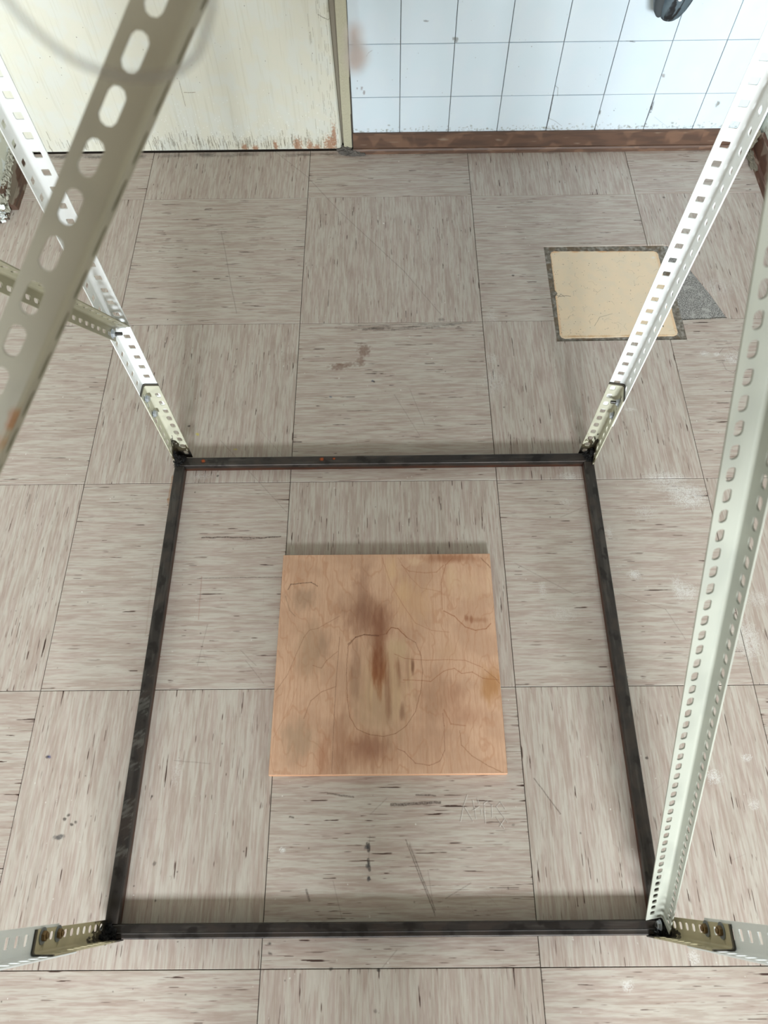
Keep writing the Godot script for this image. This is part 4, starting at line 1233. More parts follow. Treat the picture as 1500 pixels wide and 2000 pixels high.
func build_frame() -> void:
	M.washer = mat(rgb8(126, 132, 134), 0.5, 0.5)
	M.dark_steel = mat(rgb8(70, 68, 66), 0.4, 0.7)
	var f := thing("rack_frame", "half-dismantled metal rack: black square steel base with perforated cream and white angle posts", "rack")
	var RL := Vector3(-0.2545, 0.0, 0.8625)
	var RR := Vector3(0.6705, 0.0, 0.8605)
	var FL := Vector3(-0.2590, 0.0, 1.7845)
	var FR := Vector3(0.6645, 0.0, 1.7835)
	square_tube(RL, RR, Vector3.BACK, tmat(tube_image(601, 0.8, [[0.062, 0.42, 0.0062], [0.325, 0.40, 0.0066], [0.352, 0.36, 0.0036]], 0.925), 0.42, 0.55), f)
	square_tube(FL, FR, Vector3.FORWARD, tmat(tube_image(603, 0.0, [], 0.925), 0.42, 0.55), f, "seam")
	square_tube(RL + Vector3(0, 0, 0.023), FL - Vector3(0, 0, 0.0225), Vector3.RIGHT, tmat(scraped(tube_image(605, 0.8, [], 0.88)), 0.42, 0.5), f)
	square_tube(RR + Vector3(0, 0, 0.023), FR - Vector3(0, 0, 0.0225), Vector3.LEFT, tmat(tube_image(607, 1.0, [], 0.88), 0.45, 0.4), f)
	# welds: lumpy black beads over the four corners
	for k in 4:
		var c: Vector3 = [RL, RR, FL, FR][k]
		var sx: float = [1.0, -1.0, 1.0, -1.0][k]
		var sz: float = [1.0, 1.0, -1.0, -1.0][k]
		var st := begin()
		lump(st, c + Vector3(sx * 0.010, 0.021, sz * 0.010), Vector3(0.0125, 0.007, 0.0125), 70 + k, 0.5, 14)
		lump(st, c + Vector3(sx * 0.004, 0.027, sz * 0.006), Vector3(0.006, 0.010, 0.007), 80 + k, 0.5, 12)
		lump(st, c + Vector3(sx * 0.017, 0.023, sz * 0.004), Vector3(0.007, 0.007, 0.006), 90 + k, 0.5, 12)
		lump(st, c + Vector3(sx * 0.005, 0.022, sz * 0.017), Vector3(0.006, 0.006, 0.007), 96 + k, 0.5, 12)
		for q in 9:
			var up := rng.randf_range(0.0, 1.0)
			lump(st, c + Vector3(sx * rng.randf_range(0.0, 0.014) * (1.0 - up * 0.6), 0.026 + up * 0.024, sz * rng.randf_range(0.0, 0.014) * (1.0 - up * 0.6)), Vector3.ONE * rng.randf_range(0.003, 0.0055), 110 + k * 10 + q, 0.5, 7)
		obj("weld_bead", st.commit(), bump(M.weld.duplicate(), 67, 0.12, 0.25, 30.0), f)
	var X := Vector3.RIGHT
	var Z := Vector3.BACK
	var dn := Vector3.DOWN
	var cream_burnt: Array = []
	for k in 4: cream_burnt.append(tmat(paint_image(rgb8(204, 203, 184) if k < 2 else rgb8(188, 178, 146), true, [], 700 + k), 0.42))
	var white := M.white_paint as StandardMaterial3D
	# rear left
	var D1 := Vector3(0.0236, -0.9991, 0.0348).normalized()
	var a1 := Vector3(0.9992, 0.0246, 0.03).normalized()
	var b1 := Vector3(-0.0308, 0.034, 0.9989).normalized()
	var F1 := Vector3(-0.2651, 0.5253, 0.8304)
	var hole := [0.0058, 0.0051, 0.0012]
	obj("upright", angle(F1, D1, a1, b1, [0.0290, 0.0272], 0.0018, -1.42, 0.348, 0.02709, [0.0, 0.02709 * 5.0505], 0.0151, hole[0], hole[1], hole[2]), white, f)
	var j1 := F1 + (a1 + b1) * 0.0022
	var br := obj("corner_bracket", angle(j1, D1, a1, b1, [0.0285, 0.0275], 0.002, 0.265, 0.521, 0.0253, [0.5253 - 0.2514, 0.5253 - 0.243], 0.0185, 0.0052, 0.0074, 0.0042), cream_burnt[0], f)
	meta(br, "short cream perforated angle, burnt black at the weld, rear left")
	for y in [0.2335, 0.1850]:
		bolt(br, j1 + D1 * ((0.5253 - y) / 0.9991) + b1 * 0.0135, a1, false, 0.0)
	# rear right
	var D2 := Vector3(0.0061, -0.9999, -0.0122).normalized()
	var a2 := Vector3(-0.9812, -0.0036, -0.1932).normalized()
	var b2 := Vector3(-0.1931, -0.0132, 0.9811).normalized()
	var F2 := Vector3(0.6705, 0.6605, 0.8635)
	obj("upright", angle(F2, D2, a2, b2, [0.0300, 0.0383], 0.0018, -1.28, 0.482, 0.02797, [0.0, -0.1439 * 0.02797], 0.0166, hole[0], hole[1], hole[2]), white, f)
	var j2 := F2 + (a2 + b2) * 0.0022
	br = obj("corner_bracket", angle(j2, D2, a2, b2, [0.0285, 0.0365], 0.002, 0.392, 0.657, 0.0256, [0.6605 - 0.2529, 0.6605 - 0.245], 0.0180, 0.0052, 0.0074, 0.0042), cream_burnt[1], f)
	meta(br, "short cream perforated angle, burnt black at the weld, rear right")
	for q in [[0.2322, 0.010], [0.1880, 0.001]]:
		bolt(br, j2 + D2 * (0.6605 - q[0]) + b2 * 0.0165, (-X + Z * -0.15).normalized(), false, q[1])
	# front left
	var up := mat(rgb8(222, 226, 224), 0.4)
	obj("upright", angle(Vector3(-0.2568, 0, 1.7868), dn, X, -Z, [0.031, 0.0345], 0.0018, -1.9, -0.212, 0.0262, [-0.2962, -0.31], 0.0195, 0.0068, 0.0054, 0.0012), white, f)
	br = obj("corner_bracket", angle(Vector3(-0.2545, 0, 1.7845), dn, X, -Z, [0.0275, 0.0285], 0.002, -0.290, -0.012, 0.0239, [-0.0664, -0.07], 0.0190, 0.0052, 0.0074, 0.0042), cream_burnt[2], f)
	meta(br, "short cream perforated angle with two bolts, front left")
	for y in [0.268, 0.218]: bolt(br, Vector3(-0.2544, y, 1.7645), X, true, 0.0)
	# front right
	obj("upright", angle(Vector3(0.6632, 0, 1.7862), dn, -X, -Z, [0.031, 0.0345], 0.0018, -1.9, -0.195, 0.0268, [-0.2923, -0.31], 0.0195, 0.0068, 0.0054, 0.0012), white, f)
	br = obj("corner_bracket", angle(Vector3(0.6608, 0, 1.7840), dn, -X, -Z, [0.0275, 0.0285], 0.002, -0.288, -0.012, 0.0264, [-0.0914, -0.10], 0.0180, 0.0052, 0.0074, 0.0042), cream_burnt[3], f)
	meta(br, "short cream perforated angle with two bolts, front right")
	for y in [0.206, 0.258]: bolt(br, Vector3(0.6607, y, 1.7645), -X, true, 0.0)
	# long leaning brace at the right
	var D3 := Vector3(0.1594, -0.9131, 0.3754).normalized()
	var a3 := Vector3(-0.9784, -0.0954, 0.1834).normalized()
	var b3 := Vector3(0.1317, 0.3965, 0.9085).normalized()
	var p3 := 0.02217
	br = obj("brace", angle(Vector3(0.4790, 1.0301, 1.3552), D3, a3, b3, [0.0262, 0.0262], 0.0018, -0.55, 1.068, p3, [0.0, p3 * 6.9615], 0.0172, 0.0036, 0.0073, 0.0032), tmat(paint_image(rgb8(164, 166, 155), false, [], 711), 0.38), f)
	meta(br, "long pale cream perforated brace leaning from the front right corner")
	bolt(br, Vector3(0.6500, 0.040, 1.768), -X, false, 0.004)
	# brace bolted to the rear left post, rising towards the front
	var q0 := Vector3(-0.2570, 0.5626, 0.9270)
	var q1 := Vector3(-0.2570, 0.4796, 0.8761)
	var D4 := (q1 - q0).normalized()
	var a4 := X.cross(D4).normalized()
	if a4.z < 0: a4 = -a4
	var hs := Vector3(-0.2570, 0.5154, 0.9141)
	var end := (Vector3(-0.2570, 0.4159, 0.8443) - q0).dot(D4)
	br = obj("brace", angle(q0, D4, a4, X, [0.0250, 0.0250], 0.0018, -1.25, end, 0.0233, [(hs - q0).dot(D4), (hs - q0).dot(D4) + 0.008], 0.0158, 0.0036, 0.0073, 0.0032), tmat(paint_image(rgb8(152, 148, 126), false, [], 712), 0.4), f)
	meta(br, "cream perforated brace bolted to the rear left post")
	var bp := Vector3(-0.2550, 0.4258, 0.8599)
	bolt(br, Vector3(-0.2568, bp.y, bp.z), X, false, 0.012)
	# brace near the lens, crossing the upper left corner of the view
	var D5 := Vector3(-0.5388, -0.6494, 0.5366).normalized()
	var a5 := Vector3(-0.8353, 0.4944, -0.2405).normalized()
	var b5 := Vector3(-0.1091, -0.5778, -0.8089).normalized()
	br = obj("brace", angle(Vector3(0.1214, 1.1828, 1.3287), D5, a5, b5, [0.0273, 0.0273], 0.0018, -0.36, 0.66, 0.0275, [0.0, 0.012], 0.0167, 0.0046, 0.0100, 0.0044, true), tmat(paint_image(rgb8(160, 156, 138), false, [[0.52, 0.585, 0.05, 0.012, 0.8], [0.53, 0.605, 0.05, 0.008, 0.7], [0.56, 0.64, 0.06, 0.014, 0.6], [0.8, 0.605, 0.2, 0.02, 0.35], [0.75, 0.66, 0.12, 0.02, 0.35]], 713), 0.42), f)
	meta(br, "wide olive-cream slotted brace crossing close to the viewer, rust-stained")

# ---- plywood
func build_plywood() -> void:
	var N := 800
	var A := noise_bytes(801, 0.10, N, 22, N, N, 3)
	var B := noise_bytes(802, 0.006, N, N, N, N, 3)
	var C := noise_bytes(803, 0.35, N, 60, N, N, 2)
	var im := mix_image(N, N, rgb8(197, 160, 133), [[B, lut(0.3, 0.7), rgb8(184, 148, 122), 0.9], [A, lut(0.45, 0.75), rgb8(176, 134, 106), 0.35], [C, lut(0.5, 0.8), rgb8(170, 124, 92), 0.25]])
	im.convert(Image.FORMAT_RGBA8)
	# figure of the veneer: long pointed arches
	var nz := FastNoiseLite.new()
	nz.seed = 5
	nz.frequency = 0.004
	for y in N:
		for x in N:
			var u := x / float(N)
			var w := y / float(N)
			var n := nz.get_noise_2d(x, y * 0.5)
			var h := absf(u - 0.42 - 0.05 * w) * 3.2 + w * 0.9 + n * 0.55
			var s := sin(h * 26.0)
			if s > 0.86: over(im, x, y, rgb8(168, 118, 86), (s - 0.86) / 0.14 * 0.30)
	ox = 0.0
	oy = 0.0
	ok = N
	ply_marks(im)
	var st := begin()
	var lo := Vector3(-0.0025, 0.0004, 1.0985)
	var hi := Vector3(0.4265, 0.0175, 1.531)
	var dx := -0.002
	var c := [Vector3(lo.x, hi.y, lo.z), Vector3(hi.x - 0.0005, hi.y, lo.z + 0.001), Vector3(hi.x, hi.y, hi.z + 0.0005), Vector3(lo.x + dx, hi.y, hi.z)]
	var ctr := Vector3.ZERO
	for p in c: ctr += p / 4.0
	var bv := 0.0008
	var i4: Array = []
	var m4: Array = []
	for p in c:
		var d: Vector3 = (p - ctr)
		i4.append(p - Vector3(signf(d.x), 0, signf(d.z)) * bv)
		m4.append(p - Vector3(0, bv, 0))
	quad(st, i4[0], i4[1], i4[2], i4[3], Vector3.UP, [Vector2(0, 0), Vector2(1, 0), Vector2(1, 1), Vector2(0, 1)])
	var nn := [Vector3.FORWARD, Vector3.RIGHT, Vector3.BACK, Vector3.LEFT]
	for i in 4:
		var j := (i + 1) % 4
		quad(st, i4[i], i4[j], m4[j], m4[i], (nn[i] + Vector3.UP).normalized(), [Vector2(0.02, 0.02), Vector2(0.98, 0.02), Vector2(0.98, 0.03), Vector2(0.02, 0.03)])
	var top := st.commit()
	var t := thing("plywood_board", "square plywood board with brown water stains lying flat inside the steel frame", "board")
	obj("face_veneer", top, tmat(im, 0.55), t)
	var tones := [rgb8(214, 168, 132), rgb8(176, 126, 92), rgb8(208, 160, 122), rgb8(170, 120, 88), rgb8(216, 172, 136)]
	for k in 5:
		var y0 := lo.y + (hi.y - bv - lo.y) * k / 5.0
		var y1 := lo.y + (hi.y - bv - lo.y) * (k + 1) / 5.0
		var s := begin()
		var q := 0.0002 * (k % 2)
		var b: Array = []
		var e: Array = []
		for p in c:
			var d: Vector3 = (p - ctr)
			var o: Vector3 = p - Vector3(signf(d.x), 0, signf(d.z)) * q
			b.append(Vector3(o.x, y0, o.z))
			e.append(Vector3(o.x, y1, o.z))
		for i in 4:
			var j := (i + 1) % 4
			quad(s, b[i], b[j], e[j], e[i], nn[i])
		quad(s, e[0], e[1], e[2], e[3], Vector3.UP)
		quad(s, b[0], b[1], b[2], b[3], Vector3.DOWN)
		obj("ply_layer", s.commit(), mat(tones[k], 0.7), t)

func ply_marks(im: Image) -> void:
	psmear(im, 0.478,0.621, 0.150, 0.220, Color(0.66, 0.54, 0.42), 0.60, 0)
	psmear(im, 0.458,0.758, 0.140, 0.160, Color(0.64, 0.54, 0.43), 0.35, 1)
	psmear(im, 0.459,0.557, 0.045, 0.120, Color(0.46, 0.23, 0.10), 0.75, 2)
	psmear(im, 0.394,0.301, 0.130, 0.100, Color(0.42, 0.26, 0.18), 0.40, 3)
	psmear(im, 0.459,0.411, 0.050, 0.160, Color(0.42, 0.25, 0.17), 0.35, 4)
	psmear(im, 0.618,0.242, 0.120, 0.120, Color(0.78, 0.62, 0.47), 0.45, 5)
	psmear(im, 0.548,0.461, 0.060, 0.060, Color(0.72, 0.62, 0.48), 0.55, 6)
	psmear(im, 0.101,0.220, 0.080, 0.070, Color(0.52, 0.43, 0.35), 0.42, 7)
	psmear(im, 0.145,0.474, 0.080, 0.160, Color(0.60, 0.50, 0.40), 0.42, 8)
	psmear(im, 0.209,0.442, 0.040, 0.080, Color(0.50, 0.40, 0.32), 0.30, 9)
	psmear(im, 0.116,0.859, 0.090, 0.100, Color(0.56, 0.48, 0.39), 0.42, 10)
	psmear(im, 0.806,0.120, 0.035, 0.100, Color(0.80, 0.67, 0.54), 0.55, 11)
	psmear(im, 0.888,0.166, 0.090, 0.090, Color(0.78, 0.65, 0.53), 0.50, 12)
	psmear(im, 0.983,0.131, 0.020, 0.120, Color(0.80, 0.68, 0.56), 0.45, 13)
	psmear(im, 0.528,0.072, 0.040, 0.080, Color(0.80, 0.66, 0.50), 0.50, 14)
	psmear(im, 0.577,0.180, 0.045, 0.070, Color(0.80, 0.66, 0.50), 0.45, 15)
	psmear(im, 0.870,0.322, 0.012, 0.020, Color(0.5, 0.3, 0.2), 0.60, 16)
	psmear(im, 0.890,0.326, 0.009, 0.020, Color(0.5, 0.3, 0.2), 0.60, 17)
	psmear(im, 0.927,0.331, 0.050, 0.015, Color(0.55, 0.36, 0.25), 0.40, 18)
	psmear(im, 0.811,0.020, 0.150, 0.030, Color(0.50, 0.30, 0.19), 0.55, 19)
	psmear(im, 0.640,0.037, 0.050, 0.025, Color(0.80, 0.68, 0.56), 0.50, 20)
	psmear(im, 0.962,0.632, 0.060, 0.100, Color(0.58, 0.37, 0.16), 0.50, 21)
	psmear(im, 0.787,0.670, 0.060, 0.070, Color(0.55, 0.37, 0.27), 0.40, 22)
	psmear(im, 0.405,0.905, 0.140, 0.090, Color(0.52, 0.34, 0.24), 0.40, 23)
	psmear(im, 0.701,0.857, 0.090, 0.100, Color(0.56, 0.42, 0.33), 0.30, 24)
	psmear(im, 0.610,0.543, 0.010, 0.050, Color(0.36, 0.22, 0.14), 0.65, 25)
	psmear(im, 0.546,0.558, 0.008, 0.050, Color(0.48, 0.30, 0.2), 0.50, 26)
	psmear(im, 0.563,0.748, 0.015, 0.040, Color(0.42, 0.28, 0.2), 0.50, 27)
	psmear(im, 0.224,0.925, 0.030, 0.100, Color(0.52, 0.31, 0.2), 0.40, 28)
	psmear(im, 0.772,0.479, 0.060, 0.050, Color(0.70, 0.55, 0.42), 0.30, 29)
	psmear(im, 0.407,0.595, 0.010, 0.107, Color(0.74, 0.62, 0.49), 0.27, 30)
	psmear(im, 0.340,0.596, 0.008, 0.069, Color(0.50, 0.34, 0.25), 0.37, 31)
	psmear(im, 0.583,0.638, 0.007, 0.098, Color(0.74, 0.62, 0.49), 0.47, 32)
	psmear(im, 0.491,0.649, 0.006, 0.136, Color(0.50, 0.34, 0.25), 0.40, 33)
	psmear(im, 0.426,0.679, 0.009, 0.122, Color(0.74, 0.62, 0.49), 0.47, 34)
	psmear(im, 0.548,0.599, 0.012, 0.097, Color(0.50, 0.34, 0.25), 0.48, 35)
	psmear(im, 0.597,0.567, 0.008, 0.115, Color(0.74, 0.62, 0.49), 0.36, 36)
	psmear(im, 0.522,0.618, 0.009, 0.093, Color(0.74, 0.62, 0.49), 0.40, 37)
	psmear(im, 0.509,0.651, 0.013, 0.144, Color(0.50, 0.34, 0.25), 0.50, 38)
	psmear(im, 0.534,0.681, 0.013, 0.143, Color(0.74, 0.62, 0.49), 0.39, 39)
	psmear(im, 0.547,0.674, 0.010, 0.082, Color(0.74, 0.62, 0.49), 0.27, 40)
	psmear(im, 0.590,0.557, 0.012, 0.078, Color(0.50, 0.34, 0.25), 0.29, 41)
	psmear(im, 0.424,0.680, 0.006, 0.112, Color(0.50, 0.34, 0.25), 0.26, 42)
	psmear(im, 0.548,0.683, 0.013, 0.102, Color(0.74, 0.62, 0.49), 0.50, 43)
	psmear(im, 0.428,0.634, 0.006, 0.074, Color(0.74, 0.62, 0.49), 0.35, 44)
	psmear(im, 0.518,0.531, 0.012, 0.090, Color(0.74, 0.62, 0.49), 0.49, 45)
	psmear(im, 0.602,0.612, 0.010, 0.087, Color(0.74, 0.62, 0.49), 0.40, 46)
	psmear(im, 0.501,0.698, 0.010, 0.103, Color(0.50, 0.34, 0.25), 0.43, 47)
	psmear(im, 0.407,0.693, 0.010, 0.100, Color(0.74, 0.62, 0.49), 0.25, 48)
	psmear(im, 0.460,0.526, 0.010, 0.121, Color(0.74, 0.62, 0.49), 0.27, 49)
	psmear(im, 0.522,0.650, 0.008, 0.127, Color(0.74, 0.62, 0.49), 0.43, 50)
	psmear(im, 0.343,0.631, 0.013, 0.039, Color(0.74, 0.62, 0.49), 0.36, 51)
	psmear(im, 0.512,0.592, 0.008, 0.096, Color(0.74, 0.62, 0.49), 0.40, 52)
	psmear(im, 0.425,0.663, 0.006, 0.108, Color(0.74, 0.62, 0.49), 0.43, 53)
	psmear(im, 0.428,0.669, 0.008, 0.073, Color(0.74, 0.62, 0.49), 0.36, 54)
	psmear(im, 0.543,0.586, 0.008, 0.134, Color(0.74, 0.62, 0.49), 0.36, 55)
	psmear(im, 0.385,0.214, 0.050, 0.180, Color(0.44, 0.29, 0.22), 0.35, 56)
	psmear(im, 0.459,0.477, 0.030, 0.140, Color(0.45, 0.25, 0.15), 0.45, 57)  # shadow band of the photographer painted into the stained centre
	psmear(im, 0.468,0.335, 0.070, 0.100, Color(0.46, 0.27, 0.18), 0.35, 58)  # upper part of the same painted shadow band
	psmear(im, 0.292,0.904, 0.050, 0.200, Color(0.50, 0.33, 0.24), 0.30, 59)
	psmear(im, 0.700,0.684, 0.080, 0.120, Color(0.52, 0.37, 0.27), 0.35, 60)
	psmear(im, 0.420,0.891, 0.100, 0.060, Color(0.46, 0.29, 0.22), 0.35, 61)
	psmear(im, 0.836,0.761, 0.120, 0.050, Color(0.60, 0.42, 0.32), 0.35, 62)
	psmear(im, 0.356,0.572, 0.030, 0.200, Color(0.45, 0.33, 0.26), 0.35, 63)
	pstroke(im, [0.322,0.451,0.354,0.410,0.394,0.398,0.459,0.402,0.496,0.394,0.517,0.365,0.549,0.370,0.589,0.412,0.629,0.437,0.652,0.495,0.657,0.575,0.647,0.653,0.621,0.745,0.581,0.804,0.534,0.837,0.481,0.848,0.420,0.840,0.366,0.817,0.335,0.765,0.322,0.681,0.316,0.572,0.319,0.492,0.322,0.451], 0.0035, Color(0.40, 0.24, 0.15, 0.45))
	pstroke(im, [0.322,0.443,0.354,0.410,0.394,0.398,0.459,0.404], 0.0060, Color(0.3, 0.17, 0.11, 0.45))
	pstroke(im, [0.496,0.394,0.517,0.365,0.549,0.370,0.589,0.412], 0.0050, Color(0.52, 0.30, 0.18, 0.50))
	pstroke(im, [0.531,0.489,0.579,0.510,0.675,0.519,0.771,0.516,0.850,0.520,0.928,0.553], 0.0030, Color(0.52, 0.30, 0.18, 0.50))
	pstroke(im, [0.569,0.606,0.656,0.610,0.691,0.614,0.752,0.568,0.801,0.556,0.831,0.580,0.879,0.573,0.925,0.601,0.995,0.609], 0.0040, Color(0.52, 0.30, 0.18, 0.45))
	pstroke(im, [0.765,0.287,0.813,0.313,0.860,0.364,0.907,0.381,0.957,0.373,0.979,0.348], 0.0050, Color(0.52, 0.30, 0.18, 0.55))
	pstroke(im, [0.757,0.278,0.759,0.146,0.784,0.056,0.820,0.020], 0.0040, Color(0.52, 0.30, 0.18, 0.40))
	pstroke(im, [0.957,0.021,0.988,0.058,1.011,0.086], 0.0050, Color(0.40, 0.24, 0.15, 0.50))
	pstroke(im, [0.571,0.054,0.605,0.086,0.681,0.096,0.740,0.092,0.775,0.056], 0.0040, Color(0.52, 0.30, 0.18, 0.40))
	pstroke(im, [0.032,0.175,0.043,0.150,0.090,0.145,0.140,0.141,0.170,0.159], 0.0050, Color(0.28, 0.2, 0.15, 0.55))
	pstroke(im, [0.022,0.210,0.046,0.280,0.072,0.306], 0.0040, Color(0.36, 0.28, 0.2, 0.35))
	pstroke(im, [0.004,0.655,0.054,0.578,0.089,0.482,0.118,0.408,0.141,0.375,0.182,0.366,0.222,0.342,0.279,0.308], 0.0030, Color(0.40, 0.24, 0.15, 0.35))
	pstroke(im, [0.135,0.771,0.162,0.695,0.208,0.657,0.270,0.634], 0.0040, Color(0.40, 0.24, 0.15, 0.35))
	pstroke(im, [0.164,0.539,0.204,0.551,0.227,0.515,0.274,0.475], 0.0040, Color(0.40, 0.24, 0.15, 0.30))
	pstroke(im, [0.541,0.899,0.571,0.913,0.615,0.957,0.675,0.968,0.720,0.950,0.741,0.908,0.743,0.805,0.740,0.753], 0.0040, Color(0.46, 0.28, 0.2, 0.45))
	pstroke(im, [0.809,0.828,0.814,0.886,0.856,0.930,0.914,0.966,0.986,1.001], 0.0040, Color(0.45, 0.28, 0.16, 0.40))
	pstroke(im, [0.264,0.996,0.266,0.831,0.270,0.642,0.281,0.409], 0.0020, Color(0.3, 0.18, 0.12, 0.55))
	pstroke(im, [0.745,0.738,0.773,0.798,0.834,0.806], 0.0060, Color(0.52, 0.30, 0.18, 0.35))
	pstroke(im, [0.478,0.016,0.519,0.153,0.576,0.259,0.632,0.345,0.704,0.380,0.785,0.389], 0.0030, Color(0.52, 0.30, 0.18, 0.35))
	pstroke(im, [0.555,0.017,0.612,0.118,0.661,0.172,0.753,0.191], 0.0030, Color(0.52, 0.30, 0.18, 0.30))
	pstroke(im, [0.935,0.561,0.980,0.601,1.005,0.633], 0.0040, Color(0.40, 0.24, 0.15, 0.35))
	pstroke(im, [0.009,0.851,0.077,0.710,0.097,0.641], 0.0020, Color(0.52, 0.30, 0.18, 0.30))

# ---- the person taking the picture, whose shadow falls on the floor and the board
# tapered capsules joined with a smooth minimum and meshed as surface nets
func body_mesh(bones: Array, cell: float, kk: float) -> ArrayMesh:
	var lo := Vector3.INF
	var hi := -Vector3.INF
	for b in bones:
		var r := maxf(b[1], b[3]) + 0.05
		lo = lo.min(b[0] - Vector3.ONE * r).min(b[2] - Vector3.ONE * r)
		hi = hi.max(b[0] + Vector3.ONE * r).max(b[2] + Vector3.ONE * r)
	var nx := int((hi.x - lo.x) / cell) + 2
	var ny := int((hi.y - lo.y) / cell) + 2
	var nz := int((hi.z - lo.z) / cell) + 2
	var val := PackedFloat32Array()
	val.resize(nx * ny * nz)
	val.fill(1.0)
	for b in bones:
		var a: Vector3 = b[0]
		var ba: Vector3 = b[2] - a
		var r0: float = b[1]
		var r1: float = b[3]
		var L2 := maxf(ba.length_squared(), 1e-9)
		var m := maxf(r0, r1) + kk + cell * 2.0
		var i0 := ((a.min(b[2]) - Vector3.ONE * m - lo) / cell).floor()
		var i1 := ((a.max(b[2]) + Vector3.ONE * m - lo) / cell).ceil()
		for z in range(maxi(0, int(i0.z)), mini(nz - 1, int(i1.z)) + 1):
			for y in range(maxi(0, int(i0.y)), mini(ny - 1, int(i1.y)) + 1):
				for x in range(maxi(0, int(i0.x)), mini(nx - 1, int(i1.x)) + 1):
					var p := lo + Vector3(x, y, z) * cell - a
					var t := clampf(p.dot(ba) / L2, 0.0, 1.0)
					var d := (p - ba * t).length() - lerpf(r0, r1, t)
					var id := (z * ny + y) * nx + x
					var o := val[id]
					var h := clampf(0.5 + 0.5 * (o - d) / kk, 0.0, 1.0)
					val[id] = lerpf(o, d, h) - kk * h * (1.0 - h)
	var st := begin()
	st.set_smooth_group(0)
	var ids := {}
	var cnt := 0
	var sx := 1
	var sy := nx
	var sz := nx * ny
	for z in nz - 1:
		for y in ny - 1:
			for x in nx - 1:
				var id := z * sz + y * sy + x
				var inside := 0
				for c in 8:
					if val[id + (c & 1) * sx + ((c >> 1) & 1) * sy + ((c >> 2) & 1) * sz] < 0.0: inside += 1
				if inside == 0 or inside == 8: continue
				var s := Vector3.ZERO
				var n := 0
				for e in [[0, 1], [2, 3], [4, 5], [6, 7], [0, 2], [1, 3], [4, 6], [5, 7], [0, 4], [1, 5], [2, 6], [3, 7]]:
					var va := val[id + (e[0] & 1) * sx + ((e[0] >> 1) & 1) * sy + ((e[0] >> 2) & 1) * sz]
					var vb := val[id + (e[1] & 1) * sx + ((e[1] >> 1) & 1) * sy + ((e[1] >> 2) & 1) * sz]
					if (va < 0.0) == (vb < 0.0): continue
					var t := va / (va - vb)
					s += Vector3(e[0] & 1, (e[0] >> 1) & 1, (e[0] >> 2) & 1).lerp(Vector3(e[1] & 1, (e[1] >> 1) & 1, (e[1] >> 2) & 1), t)
					n += 1
				st.add_vertex(lo + (Vector3(x, y, z) + s / n) * cell)
				ids[id] = cnt
				cnt += 1
	for id in ids:
		for ax in 3:
			var d: int = [sx, sy, sz][ax]
			var u: int = [sy, sz, sx][ax]
			var w: int = [sz, sx, sy][ax]
			var va := val[id]
			var vb := val[id + d]
			if (va < 0.0) == (vb < 0.0): continue
			if not (ids.has(id - u) and ids.has(id - w) and ids.has(id - u - w)): continue
			var q := [ids[id], ids[id - u], ids[id - u - w], ids[id - w]]
			if va < 0.0: q.reverse()
			for k in [0, 1, 2, 0, 2, 3]: st.add_index(q[k])
	st.generate_normals()
	return st.commit()

